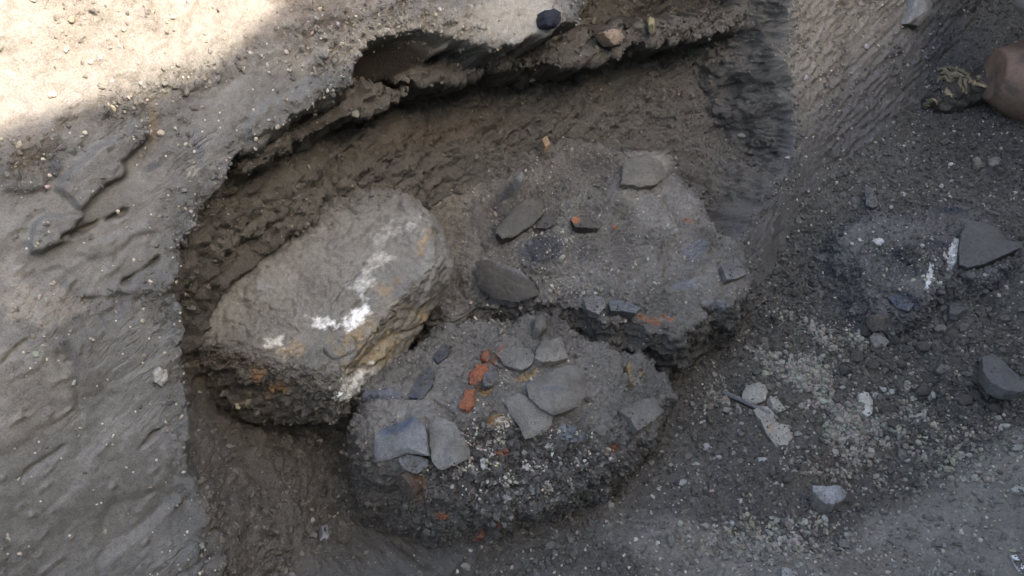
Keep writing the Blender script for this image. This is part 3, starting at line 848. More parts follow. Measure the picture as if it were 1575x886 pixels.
def flat_piece(name, label, cat, poly, color, thick=.012, lift=.003, mat=None, rough=.0022, dome=0.0, up=None, lean=0.0, n=44, group=None, tints=(), jag=.05, edge=None, freq=26, dust=.5):
    """a flat fragment whose outline is measured in the photograph, laid on the earth with its real thickness"""
    poly = np.asarray(poly, float)
    m, nrm = fit_plane(poly)
    if up is not None: nrm = nrm * (1 - up) + np.array([0, 0, 1]) * up; nrm /= np.linalg.norm(nrm)
    if lean:
        v = (CAM - m) / np.linalg.norm(CAM - m); nrm = nrm * (1 - lean) + v * lean; nrm /= np.linalg.norm(nrm)
    if cat == SC_S: nrm = nrm + np.random.default_rng(int(poly[0, 0])).normal(0, .09, 3); nrm /= np.linalg.norm(nrm)
    a = RGT - nrm * (RGT @ nrm); a /= np.linalg.norm(a); b = np.cross(nrm, a)
    o3 = m + nrm * (lift + thick * .75)
    pl = []
    for p in poly:
        d = ray(*p); q = CAM + d * (nrm @ (o3 - CAM)) / (nrm @ d) - o3
        pl.append((q @ a, q @ b))
    pl = np.array(pl); c = pl.mean(0); pl = pl - c; o3 = o3 + a * c[0] + b * c[1]
    seg = np.linalg.norm(np.roll(pl, -1, 0) - pl, axis=1); cum = np.r_[0, np.cumsum(seg)]
    tt_ = []
    for i in range(len(pl)):
        kk = max(2, int(round(seg[i] / cum[-1] * n))); tt_ += list(cum[i] + seg[i] * np.arange(kk) / kk)
    tt_ = np.array(tt_); n = len(tt_)
    ring = np.stack([np.interp(tt_, cum, np.r_[pl[:, i], pl[0, i]]) for i in (0, 1)], 1)
    size = np.sqrt(np.abs(np.sum(pl[:, 0] * np.roll(pl[:, 1], -1) - pl[:, 1] * np.roll(pl[:, 0], -1))) / 2)
    ring *= (1 + jag * fbm(np.c_[ring * 90, np.full(n, m[0] * 40)], 1.0, 3))[:, None]
    thick = thick * .75; rough = rough * .4
    lv = [(0.86, -thick - .014), (.94, -thick), (.99, -thick * .3), (1.0, -.0002), (.97, .0006), (.8, .001), (.64, .001), (.46, .001), (.28, .001), (.1, .001)]
    V = []
    for f, z in lv:
        for q in ring:
            V.append(o3 + (a * q[0] + b * q[1]) * f + nrm * (z + dome * size * (1 - min(f, 1) ** 2) * (z > -.002)))
    V.append(o3 + nrm * (.001 + dome * size)); V = np.array(V)
    k = len(lv)
    loc = (V - o3)
    V = V + nrm * (rough * fbm(V, freq, 4, .6) + rough * .5 * fbm(V, freq * 4, 2))[:, None] + a * (rough * .5 * fbm(V, 40, 2, seed=5))[:, None]
    Fq = []
    for i in range(k - 1):
        for j in range(n):
            Fq.append((i * n + j, i * n + (j + 1) % n, (i + 1) * n + (j + 1) % n, (i + 1) * n + j))
    c_ = len(V) - 1
    for j in range(n): Fq.append((( k - 1) * n + j, (k - 1) * n + (j + 1) % n, c_, c_))
    tri = []
    for q in Fq:
        tri.append((q[0], q[1], q[2]))
        if q[3] != q[2]: tri.append((q[0], q[2], q[3]))
    qx, qy = project(V)
    T = np.ones((len(V), 4)); T[:, :3] = color
    if edge is not None: T[:3 * n, :3] = edge
    nz = fbm(V, 60, 3)
    for cx, cy, rx, ry, ang, col, mm in tints:
        mixc(T, spot(.1, .55, blob(qx, qy, cx, cy, rx, ry, ang), 1.3, .25 * nz) * mm, col)
    dst = sstep(.05, .6, fbm(V, 18, 4, .6, 2.0) + .12) * dust
    mixc(T, dst, (.112, .102, .087))
    T[:, 3] = .8
    PIECES.append((V[3 * n:6 * n], np.repeat(nrm[None], 3 * n, 0), o3))
    org = o3 - nrm * thick
    me = mesh_np(name, V - org, tri, mat or M_ROCK, T)
    me.set_sharp_from_angle(angle=R(38))
    o = link(name, me); o.location = org
    return tag(o, label, cat, group)


_ico = None


def ico(sub):
    import bmesh
    bm = bmesh.new(); bmesh.ops.create_icosphere(bm, subdivisions=sub, radius=1.0)
    V = np.array([v.co[:] for v in bm.verts]); F = np.array([[v.index for v in f.verts] for f in bm.faces]); bm.free()
    return V, F


ICO2 = ico(2); ICO3 = ico(3); ICO4 = ico(4)


def rock_mesh(name, seed, color, dims=(1, 1, 1), amp=.35, planes=9, mat=None, sub=3, fine=.06, tintvar=.25):
    """an angular stone: a ball cut by a few random flat faces, roughened"""
    V, F = {2: ICO2, 3: ICO3, 4: ICO4}[sub]
    r_ = np.random.default_rng(seed); V = V.copy()
    for _ in range(planes):
        n = r_.normal(size=3); n /= np.linalg.norm(n); h = 1 - amp * (.35 + .65 * r_.random())
        ex = V @ n - h
        V -= np.where(ex > 0, ex, 0)[:, None] * n
    V = V * (1 + fine * fbm(V + seed * 3.1, 1.7, 3))[:, None]
    V *= np.array(dims)
    T = np.ones((len(V), 4)); T[:, :3] = color
    T[:, :3] *= (1 + tintvar * fbm(V / max(dims) + seed, 1.3, 3))[:, None]; T[:, 3] = .6
    return mesh_np(name, V, F, mat or M_ROCK, T, smooth=sub >= 3)


def set_stone(name, label, cat, px, py, rpx, me, rot=0.0, sink=.35, group=None, flat=True, size=1.0):
    """rest a stone mesh (unit size) on the surface seen at a point of the photograph; rpx its half width there"""
    h = hit(px, py)
    if h is None: return None
    loc, nor, _ = h
    dist = (loc - CAM) @ FWD
    s = rpx * dist / FOC
    n = nor * .5 + np.array([0, 0, .5]) if flat else nor
    n /= np.linalg.norm(n)
    q = Vector(n).to_track_quat('Z', 'Y').to_matrix().to_4x4() @ Matrix.Rotation(rot, 4, 'Z')
    o = link(name, me)
    zs = max(abs(v.co.z) for v in me.vertices) if len(me.vertices) < 3000 else .5
    o.matrix_world = Matrix.Translation(Vector(loc + n * s * zs * (1 - 2 * sink) * .9)) @ q @ Matrix.Scale(s * size, 4)
    return tag(o, label, cat, group)


SC_S = 'pot sherd'
SLATE = (.125, .128, .132); DUSTY = (.145, .137, .124); BLUE = (.10, .115, .145); ORANGE = (.30, .112, .058)
SC_S = 'pot sherd'
PLK = dict(dust=.25)
# ---- sherds of the broken pot on the lower lump
GRP = 'sherds of the broken pot'
flat_piece('pot_sherd', 'largest blue-grey sherd of the broken pot, left of the long crack', SC_S,
           [(577, 667), (605, 652), (639, 641), (653, 653), (657, 676), (658, 701), (647, 700), (627, 697), (612, 702), (600, 708), (578, 711), (573, 688)], (.185, .186, .182), .014, .004, dome=.10,
           tints=((612, 655, 40, 14, -20, (.075, .092, .13), .85), (640, 645, 16, 10, 0, (.09, .105, .14), .6)), group=GRP)
flat_piece('pot_sherd', 'scratched grey sherd right of the long crack, its edge hanging over the black soil', SC_S,
           [(661, 655), (672, 640), (690, 646), (700, 652), (712, 668), (724, 694), (721, 705), (700, 716), (677, 724), (664, 710), (661, 682)], (.195, .188, .170), .014, .004, dome=.10,
           tints=((690, 700, 10, 24, 0, (.10, .115, .15), .6), (705, 690, 26, 14, -30, (.19, .18, .155), .6)), group=GRP)
flat_piece('pot_sherd', 'small slate-grey sherd tucked under the largest blue-grey sherd', SC_S,
           [(611, 706), (627, 700), (647, 702), (659, 708), (657, 718), (641, 730), (628, 725), (618, 719)], (.155, .158, .16), .012, .000, group=GRP)
flat_piece('pot_sherd', 'dark blue glossy sherd sloping up beside the rust-red lumps', SC_S,
           [(627, 611), (636, 591), (648, 574), (658, 566), (669, 572), (666, 590), (650, 613)], (.058, .066, .084), .010, .001, tints=((662, 590, 8, 18, 25, (.10, .11, .12), .6),), group=GRP)
flat_piece('pot_sherd', 'narrow dark blue sherd near the foot of the boulder', SC_S,
           [(666, 549), (672, 540), (683, 527), (692, 533), (689, 548), (674, 557)], (.066, .07, .08), .008, .001, group=GRP)
flat_piece('pot_sherd', 'smooth angular grey sherd jutting out under the domed one', SC_S,
           [(777, 618), (798, 604), (819, 614), (848, 632), (853, 639), (844, 661), (826, 669), (807, 676), (798, 655), (783, 636)], (.180, .170, .150), .016, .003, dome=.07, group=GRP)
flat_piece('pot_sherd', 'domed grey sherd with fine grooves in the middle of the lump', SC_S,
           [(808, 592), (820, 583), (843, 573), (868, 561), (890, 564), (902, 580), (902, 606), (890, 624), (872, 633), (852, 638), (831, 629), (815, 611)], (.172, .163, .143), .022, .006, dome=.16, rough=.004,
           tints=((845, 598, 30, 6, -4, (.11, .118, .135), .6),), group=GRP)
flat_piece('pot_sherd', 'curved grey sherd right of the rust-red lumps', SC_S,
           [(764, 545), (772, 536), (790, 533), (812, 536), (826, 551), (816, 562), (804, 569), (790, 567), (774, 560)], (.172, .162, .142), .014, .004, dome=.08, rough=.003, group=GRP)
flat_piece('pot_sherd', 'pale trapezoid sherd above the domed one', SC_S,
           [(822, 550), (826, 536), (833, 524), (848, 520), (862, 519), (868, 532), (875, 550), (852, 555), (834, 557)], (.20, .185, .16), .013, .004, dome=.10, group=GRP)
flat_piece('pot_sherd', 'pointed grey sherd at the right edge of the lump', SC_S,
           [(953, 632), (960, 626), (980, 617), (1005, 610), (1012, 620), (1022, 632), (1005, 648), (981, 663), (969, 643)], (.175, .165, .147), .015, .004, dome=.07, group=GRP)
flat_piece('pot_sherd', 'small bluish sherd wedged against the middle rust-red lump', SC_S,
           [(742, 584), (748, 566), (760, 564), (766, 580), (758, 592), (746, 594)], (.120, .125, .135), .010, .003, group=GRP)
flat_piece('pot_sherd', 'thin sherd standing on edge above the black front of the lump, reddish on one side', SC_S,
           [(606, 732), (618, 730), (632, 748), (640, 764), (634, 768), (618, 756)], (.13, .095, .075), .005, .000, group=GRP)
# ---- rust-red lumps
for lab, poly in (('upper small rust-red lump of burnt clay beside the curved sherd', [(741, 544), (749, 536), (756, 548), (751, 557), (742, 552)]),
                  ('middle rust-red lump of burnt clay, widest of the three', [(720, 574), (731, 560), (748, 562), (752, 570), (744, 581), (733, 596), (722, 588)]),
                  ('lowest rust-red lump of burnt clay, like a drop', [(706, 620), (714, 606), (718, 599), (731, 600), (732, 612), (728, 624), (718, 632), (707, 628)])):
    flat_piece('burnt_clay', lab, 'burnt clay', poly, ORANGE, .012, .001, dome=.28, rough=.008, jag=.12, dust=.15, group='rust-red lumps of burnt clay', tints=((poly[0][0] + 8, poly[0][1] + 8, 10, 8, 0, (.27, .09, .045), .6),), freq=60)
# ---- other fragments on the lump and the block
flat_piece('bone_fragment', 'forked bone fragment with ochre edges at the right of the lump', 'bone', [(964, 562), (970, 552), (978, 560), (984, 570), (994, 571), (986, 579), (977, 594), (970, 588), (966, 572)], (.15, .135, .105), .010, .003, jag=.04,
           tints=((966, 572, 6, 24, 0, (.24, .16, .07), .8), (986, 574, 12, 6, 0, (.22, .15, .08), .7)), edge=(.20, .135, .065))
flat_piece('wood_fragment', 'thick split chunk of dark wood lying on the grey block', 'wood', [(763, 359), (769, 343), (790, 321), (809, 306), (836, 309), (834, 330), (820, 346), (800, 358), (787, 365), (774, 367)], (.105, .098, .086), .030, .004, dome=.10, rough=.008, edge=(.05, .044, .038))
flat_piece('wood_fragment', 'thin blade of dark wood beside the thick split chunk', 'wood', [(825, 350), (833, 334), (842, 322), (855, 321), (853, 346), (840, 352)], (.075, .070, .062), .012, .006, rough=.004, jag=.03)
flat_piece('wood_fragment', 'black splintered flake with an orange spot on the grey block', 'wood', [(877, 336), (893, 330), (908, 336), (926, 346), (922, 351), (905, 350), (885, 349)], (.085, .078, .068), .016, .006, rough=.006, edge=(.035, .03, .027), tints=((886, 338, 10, 7, 0, (.36, .15, .07), .95),))
flat_piece('stone', 'dark wedge of stone whose broken face leans out over the saddle', 'stone', [(730, 404), (740, 399), (757, 400), (778, 407), (800, 416), (822, 436), (827, 454), (812, 462), (790, 464), (760, 460), (738, 442)], (.075, .066, .056), .045, .004, dome=.12, rough=.008, up=-.25,
           tints=((790, 412, 60, 9, 24, (.16, .155, .15), .7),))
flat_piece('stone', 'squarish grey stone set in the right rim of the block', 'stone', [(1109, 408), (1120, 400), (1135, 398), (1142, 408), (1149, 422), (1135, 428), (1118, 430)], (.165, .160, .150), .016, .003)
flat_piece('stone', 'flat grey stone at the front of the block, left of its darker neighbour', 'stone', [(897, 458), (912, 454), (928, 457), (932, 471), (922, 484), (902, 476)], (.165, .160, .150), .016, .004)
flat_piece('stone', 'slanting bluish stone with a dark side at the front of the block', 'stone', [(935, 463), (950, 461), (970, 466), (986, 474), (978, 482), (958, 478), (940, 478)], (.13, .135, .145), .018, .004, edge=(.05, .048, .045))
flat_piece('stone', 'flat-lying pale stone half sunk at the back of the block', 'stone', [(955, 282), (960, 250), (975, 240), (1000, 238), (1018, 250), (1024, 270), (1010, 284), (985, 287)], (.165, .150, .125), .018, -.006, dome=.10, rough=.004)
flat_piece('stone', 'small lumpy clod between the curved sherd and the dark wedge of stone', 'stone', [(822, 490), (832, 484), (842, 490), (842, 504), (832, 510), (822, 502)], (.14, .128, .108), .024, .004, dome=.25, rough=.006)
# ---- right side of the floor
flat_piece('stone', 'large triangular dark grey stone lying flat at the right', 'stone', [(1490, 338), (1509, 341), (1535, 352), (1546, 364), (1552, 371), (1574, 372), (1571, 380), (1540, 394), (1514, 406), (1488, 411), (1476, 407), (1475, 381), (1480, 356)], (.112, .106, .099), .040, .006, up=.2, dome=.03, jag=.02,
           edge=(.06, .054, .048), tints=((1510, 370, 30, 20, 0, (.125, .12, .115), .5),))
flat_piece('pot_sherd', 'blue-black sherd at the foot of the low grey hump', SC_S, [(1366, 458), (1376, 452), (1388, 456), (1406, 468), (1398, 478), (1380, 474)], (.085, .09, .105), .012, .004)
flat_piece('stone', 'notched light grey flake right of the low grey hump', 'stone', [(1459, 481), (1462, 468), (1472, 463), (1480, 468), (1489, 464), (1487, 474), (1474, 483)], (.125, .12, .115), .012, .002)
flat_piece('stone', 'brownish squarish stone on the black clods', 'stone', [(1334, 486), (1348, 484), (1361, 490), (1358, 508), (1342, 511), (1332, 500)], (.145, .118, .095), .022, .003, dome=.08)
flat_piece('stone', 'pale wrinkled stone just below the brownish one', 'stone', [(1337, 520), (1344, 511), (1358, 514), (1367, 525), (1360, 537), (1346, 540)], (.215, .20, .175), .022, .004, dome=.12, rough=.004)
flat_piece('stone', 'smooth slate-grey slab leaning on the clods at the right edge', 'stone', [(1511, 549), (1527, 543), (1541, 553), (1560, 572), (1584, 592), (1570, 603), (1548, 600), (1524, 588), (1512, 570)], (.135, .132, .128), .028, .006, dome=.03)
flat_piece('stone', 'upright thin stone flake above the low grey hump', 'stone', [(1330, 286), (1340, 288), (1347, 300), (1350, 316), (1342, 320), (1332, 316)], (.14, .135, .125), .030, .010, lean=.5)
flat_piece('stone', 'white chalky chip lying on the triangular stone', 'stone', [(1495, 366), (1500, 363), (1506, 366), (1505, 370), (1499, 369)], (.62, .60, .55), .008, .002, dust=.1)
flat_piece('stone', 'grey angular limestone, the largest loose one on the floor', 'stone', [(1249, 745), (1270, 747), (1293, 748), (1307, 758), (1297, 768), (1284, 776), (1269, 774), (1254, 762)], (.33, .33, .325), .034, .006, dust=.2, dome=.10, rough=.018, tints=((1262, 766, 18, 10, 30, (.24, .23, .205), .7),), edge=(.24, .22, .19))
flat_piece('plaster_piece', 'white kidney-shaped lump of plaster standing out on the rubble', 'plaster', [(1320, 606), (1328, 601), (1336, 604), (1343, 617), (1341, 636), (1334, 642), (1326, 634), (1329, 622), (1321, 618)], (.47, .44, .385), .020, .004, dust=.22, dome=.12, rough=.004)
flat_piece('plaster_piece', 'flat pale plaster plate with a torn edge under the thin rod', 'plaster', [(1159, 631), (1168, 624), (1180, 625), (1190, 634), (1193, 648), (1203, 652), (1215, 655), (1217, 672), (1211, 684), (1192, 686), (1178, 664), (1170, 648)], (.33, .305, .255), .014, .004, dust=.22, rough=.003, jag=.07, tints=((1185, 659, 7, 6, 0, (.42, .27, .13), .6),))
flat_piece('plaster_piece', 'crumbling heap-like plaster piece at the upper side of the thin rod', 'plaster', [(1139, 605), (1150, 594), (1166, 588), (1178, 594), (1181, 604), (1176, 616), (1162, 621), (1146, 618)], (.34, .315, .265), .018, .004, dust=.22, dome=.12, rough=.007, jag=.12)
flat_piece('plaster_piece', 'wedge of pale plaster between the plate and the loose grit', 'plaster', [(1183, 612), (1193, 610), (1200, 617), (1208, 630), (1200, 634), (1190, 628)], (.36, .335, .285), .016, .004, dust=.22, dome=.1, rough=.004)
flat_piece('stone', 'pale stone cut by the lower picture edge', 'stone', [(1202, 877), (1210, 872), (1226, 880), (1232, 892), (1204, 894)], (.34, .325, .295), .02, .004, dome=.1)
flat_piece('paper_scrap', 'bright white paper scrap at the lower right corner', 'scrap', [(1555, 855), (1563, 853), (1568, 862), (1576, 873), (1570, 879), (1563, 870)], (.72, .72, .70), .003, .004, rough=.0015, dust=.1, tints=((1566, 868, 4, 2, 0, (.2, .2, .2), .8),))
flat_piece('stone', 'pale flat stone at the right picture edge', 'stone', [(1555, 752), (1562, 746), (1578, 744), (1584, 752), (1578, 758), (1562, 757)], (.36, .345, .31), .016, .004, dome=.08)
flat_piece('stone', 'pale bluish flat stone on the floor left of the soil lump', 'stone', [(494, 810), (502, 807), (510, 810), (510, 818), (506, 825), (498, 820)], (.36, .375, .385), .010, .004)
flat_piece('stone', 'rounder of the two pale stones below the pot', 'stone', [(1520, 245), (1530, 241), (1539, 243), (1538, 251), (1528, 256), (1521, 252)], (.20, .185, .165), .016, .004, dome=.2)
flat_piece('stone', 'upright tan stone, left one of the two below the pot', 'stone', [(1496, 244), (1502, 241), (1508, 244), (1512, 256), (1505, 260), (1499, 254)], (.25, .215, .175), .018, .004, dome=.2)
# ---- in the bank
flat_piece('stone', 'pale grey stone stuck in the far stretch of the bank', 'stone', [(1396, 36), (1404, 18), (1408, -6), (1430, -8), (1434, 10), (1430, 28), (1414, 40)], (.29, .275, .25), .03, .008, dome=.14, rough=.006)
flat_piece('stone', 'tan stone in the lip of the hollow', 'stone', [(928, 50), (940, 44), (954, 46), (961, 58), (956, 66), (946, 70), (936, 60)], (.32, .24, .18), .03, .008, dome=.15, rough=.005)
flat_piece('stone', 'crumbly blue-black lump stuck in the pale bank top', 'stone', [(837, 26), (840, 16), (852, 14), (863, 18), (863, 34), (856, 42), (842, 40)], (.020, .022, .032), .03, .010, dome=.2, rough=.008, jag=.15)
flat_piece('stone', 'small yellow stone on the ledge in the hollow', 'stone', [(994, 30), (1001, 25), (1007, 30), (1005, 38), (997, 38)], (.33, .29, .16), .014, .004, dome=.2)
flat_piece('stone', 'tan square stone in the back of the hollow', 'stone', [(833, 214), (841, 209), (847, 221), (839, 227)], (.34, .25, .16), .018, .004, dome=.1)
flat_piece('stone', 'round pale stone on the soil behind the dark wood', 'stone', [(793, 273), (798, 266), (805, 268), (807, 276), (800, 281)], (.26, .25, .225), .014, .004, dome=.25)
flat_piece('stone', 'chalk-white chunk in the edge of the cut bank', 'stone', [(236, 575), (246, 566), (258, 572), (260, 586), (250, 594), (238, 588)], (.42, .40, .355), .018, .002, dome=.15, rough=.006, jag=.12)
LIP = [(546, 175, 9, 'pale pebble set in the ragged lip left of the dark facet'), (426, 217, 7, 'grey stone under the ragged lip above the boulder')]

# ================================================================== LOOSE CRUMBS AND GRIT (nobody could count them)
def inst_mat(name, rough=.85, var=.5):
    m, nt, b = new_mat(name)
    a = nt.nodes.new('ShaderNodeAttribute'); a.attribute_type = 'INSTANCER'; a.attribute_name = 'tint'
    co = nt.nodes.new('ShaderNodeTexCoord').outputs['Object']
    n = noise_node(nt, co, 2.2, 4, .65)
    vm = nt.nodes.new('ShaderNodeVectorMath'); vm.operation = 'SCALE'
    nt.links.new(a.outputs['Color'], vm.inputs[0])
    nt.links.new(nmath(nt, 'ADD', nmath(nt, 'MULTIPLY', nmath(nt, 'SUBTRACT', n, .5), var * 2), 1.0), vm.inputs['Scale'])
    nt.links.new(vm.outputs[0], b.inputs['Base Color'])
    b.inputs['Roughness'].default_value = rough; b.inputs['Specular IOR Level'].default_value = .3
    bp = nt.nodes.new('ShaderNodeBump'); bp.inputs['Strength'].default_value = .7; bp.inputs['Distance'].default_value = .0015
    nt.links.new(n, bp.inputs['Height']); nt.links.new(bp.outputs[0], b.inputs['Normal'])
    return m


def crumbs(name, label, V, size, tint, mat, seed=0, lump=.5, freq=1.3):
    """points that each carry one rough grain, turned and stretched at random"""
    n = len(V); r_ = np.random.default_rng(seed)
    m = bpy.data.meshes.new(name)
    m.vertices.add(n); m.vertices.foreach_set('co', np.asarray(V, np.float32).ravel())
    sc = size[:, None] * np.stack([r_.uniform(.75, 1.35, n), r_.uniform(.7, 1.2, n), r_.uniform(.4, .8, n)], 1)
    for nm, arr in (('sc', sc), ('rot', r_.uniform(-3.14, 3.14, (n, 3)) * np.array([1, 1, 1]))):
        a = m.attributes.new(nm, 'FLOAT_VECTOR', 'POINT'); a.data.foreach_set('vector', arr.astype(np.float32).ravel())
    a = m.attributes.new('tint', 'FLOAT_COLOR', 'POINT'); a.data.foreach_set('color', np.c_[tint * WARM, np.ones(n)].astype(np.float32).ravel())
    m.materials.append(mat)
    o = link(name, m)
    ng = bpy.data.node_groups.new(name, 'GeometryNodeTree')
    ng.interface.new_socket('Geometry', in_out='INPUT', socket_type='NodeSocketGeometry')
    ng.interface.new_socket('Geometry', in_out='OUTPUT', socket_type='NodeSocketGeometry')
    N = ng.nodes.new; L = ng.links.new
    gi = N('NodeGroupInput'); go = N('NodeGroupOutput')
    ic = N('GeometryNodeMeshIcoSphere'); ic.inputs['Radius'].default_value = 1.0; ic.inputs['Subdivisions'].default_value = 2
    nz = N('ShaderNodeTexNoise'); nz.inputs['Scale'].default_value = freq; nz.inputs['Detail'].default_value = 3
    po = N('GeometryNodeInputPosition')
    ad = N('ShaderNodeVectorMath'); ad.operation = 'ADD'; ad.inputs[1].default_value = (seed * 3.7, seed * 1.9, 0); L(po.outputs[0], ad.inputs[0]); L(ad.outputs[0], nz.inputs['Vector'])
    sb = N('ShaderNodeVectorMath'); sb.operation = 'SUBTRACT'; L(nz.outputs['Color'], sb.inputs[0]); sb.inputs[1].default_value = (.5, .5, .5)
    sl = N('ShaderNodeVectorMath'); sl.operation = 'SCALE'; L(sb.outputs[0], sl.inputs[0]); sl.inputs['Scale'].default_value = lump * 2.4
    sp = N('GeometryNodeSetPosition'); L(ic.outputs['Mesh'], sp.inputs['Geometry']); L(sl.outputs[0], sp.inputs['Offset'])
    sm = N('GeometryNodeSetMaterial'); sm.inputs['Material'].default_value = mat; L(sp.outputs[0], sm.inputs['Geometry'])
    ip = N('GeometryNodeInstanceOnPoints'); L(gi.outputs[0], ip.inputs['Points']); L(sm.outputs[0], ip.inputs['Instance'])
    for nm, so in (('sc', 'Scale'), ('rot', 'Rotation')):
        na = N('GeometryNodeInputNamedAttribute'); na.data_type = 'FLOAT_VECTOR'; na.inputs['Name'].default_value = nm
        out = na.outputs[0]
        if so == 'Rotation':
            e = N('FunctionNodeEulerToRotation'); L(out, e.inputs[0]); out = e.outputs[0]
        L(out, ip.inputs[so])
    L(ip.outputs[0], go.inputs[0])
    md = o.modifiers.new('grains', 'NODES'); md.node_group = ng
    return tag(o, label, None, None, 'stuff')


def pick(V, N, w, n, seed):
    r_ = np.random.default_rng(seed)
    qx, qy = project(V)
    w = np.maximum(w, 0) * (qx > -160) * (qx < 1735) * (qy > -120) * (qy < 1010) * (((CAM - V) * N).sum(1) > -.1)
    i = r_.choice(len(V), n, p=w / w.sum())
    return i


M_CR = inst_mat('crumb_soil'); M_GR = inst_mat('grit_stone', .8, .35)
src = []
gq = project(GV)
# (V, N, weight, tint, how many soil crumbs, size mean)
src.append((GV, GN, np.clip(GR, .03, 1.2) ** 1.2, GT, 46000, .0048, 1.0))
src.append((BLK[1], BLK[2], np.clip(BLK[3], .05, 1.2) + BLK[5] * 1.2, BLK[4], 3200, .0036, 1.0))
src.append((LMP[1], LMP[2], np.clip(LMP[3], .03, 1.4) + LMP[5] * 1.0, LMP[4], 7500, .0038, 1.0))
src.append((LOW[1], LOW[2], np.clip(LOW[3], .05, 1.2) + LOW[5], LOW[4], 3500, .0042, 1.0))
src.append((BLD[1], BLD[2], BLD[3] ** 2 + .004, BLD[4], 2000, .0034, 1.0))
bq = project(BV)
src.append((BV, BNm, BVis * (BIn * (.7 + .5 * (bq[0] > 700) + 1.6 * (bq[1] > 640))), BT, 13000, .0036, 1.0))
src.append((BV, BNm, BVis * (1 - BIn) * (BRough ** 2 + .012), BT, 6500, .0032, 1.0))
PV, PS, PT = [], [], []
for k, (V, N, w, T, n, sz, dk) in enumerate(src):
    i = pick(V, N, w, n, 100 + k); r_ = np.random.default_rng(200 + k)
    s_ = sz * .85 * np.exp(r_.normal(0, .46, n)); s_ = np.minimum(s_, sz * 2.6)
    V_ = V[i] + N[i] * (s_ * r_.uniform(-.6, .2, n))[:, None] + r_.normal(0, .0016, (n, 3))
    PV.append(V_); PS.append(s_)
    PT.append(T[i, :3] * r_.uniform(.74, 1.26, (n, 1)) * (1 + r_.normal(0, .018, (n, 3))))
for V, N, c in PIECES[:46]:
    r_ = np.random.default_rng(len(V)); n = 26
    i = r_.integers(0, len(V), n); V = c + (V - c) * np.sqrt(r_.random(len(V)))[:, None]; s_ = .0020 * np.exp(r_.normal(0, .4, n))
    PV.append(V[i] + N[i] * (s_ * .3)[:, None]); PS.append(s_); PT.append(np.array([.10, .09, .077]) * r_.uniform(.6, 1.3, (n, 1)))
PV = np.vstack(PV); PS = np.hstack(PS); PT = np.clip(np.vstack(PT), .01, .9)
h3 = np.random.default_rng(9).integers(0, 3, len(PV))
for k in range(3):
    crumbs('soil_crumbs', 'loose crumbs of dark soil strewn over the pit', PV[h3 == k], PS[h3 == k], PT[h3 == k], M_CR, seed=k + 1, lump=1.0, freq=.9)

# pale grit: thick in the plaster patch, thin elsewhere
PV, PS, PT = [], [], []
pat = np.clip(blob(gq[0], gq[1], 1265, 590, 190, 110, 20) * 1.3 + blob(gq[0], gq[1], 1150, 620, 90, 60), 0, 1) * sstep(-.15, .35, fbm(GV, 9, 3, seed=41))
pat += .55 * blob(gq[0], gq[1], 1310, 700, 110, 70) * sstep(0, .4, fbm(GV, 12, 3, seed=44)) + .35 * blob(gq[0], gq[1], 1190, 830, 190, 50) + .22 * blob(gq[0], gq[1], 1480, 690, 130, 70)
thin = .02 + .02 * (gq[1] > 450)
for k, (V, N, w, n, sz, dark) in enumerate(((GV, GN, pat ** 1.3, 4800, .0042, .8), (GV, GN, thin + 0 * pat, 6500, .0027, 1.15), (LMP[1], LMP[2], np.clip(blob(*project(LMP[1]), 790, 710, 190, 80) * 2, .05, 1) * sstep(.0, .5, fbm(LMP[1], 24, 3)), 900, .0021, 1.3),
                                          (BLK[1], BLK[2], np.ones(len(BLK[1])), 900, .0022, 1.0), (LOW[1], LOW[2], np.ones(len(LOW[1])), 350, .0026, 1.1), (BV, BNm, BVis * 1.0 * BIn, 900, .0022, .9), (BV, BNm, BVis * (1 - BIn) * (.25 + BRough * 2), 2200, .0022, 1.2))):
    i = pick(V, N, w, n, 300 + k); r_ = np.random.default_rng(400 + k)
    s_ = np.minimum(sz * np.exp(r_.normal(0, .40, n)), sz * 2.6)
    PV.append(V[i] + N[i] * (s_ * r_.uniform(.0, .5, n))[:, None] + r_.normal(0, .0014, (n, 3))); PS.append(s_)
    PT.append(np.array([.30, .272, .222]) * dark * r_.uniform(.55, 1.35, (n, 1)) * (1 + r_.normal(0, .05, (n, 3))))
crumbs('pale_grit', 'pale plaster grit strewn over the dark soil', np.vstack(PV), np.hstack(PS), np.clip(np.vstack(PT), .02, .8), M_GR, seed=8, lump=.9, freq=.9)

# ================================================================== PEBBLES, CLODS
PEB = [rock_mesh('pebble', 500 + i, (.33, .315, .285), dims=(1, random.uniform(.6, .95), random.uniform(.45, .75)), amp=.4, planes=10, sub=2) for i in range(7)]
PEB += [rock_mesh('pebble', 520 + i, (.245, .225, .185), dims=(1, random.uniform(.6, .95), random.uniform(.45, .75)), amp=.4, planes=10, sub=2) for i in range(5)]
CLODM = [rock_mesh('clod', 540 + i, (.088, .077, .064), dims=(1, random.uniform(.7, .95), random.uniform(.5, .8)), amp=.5, planes=12, mat=M_SOIL, sub=3, fine=.12) for i in range(6)]
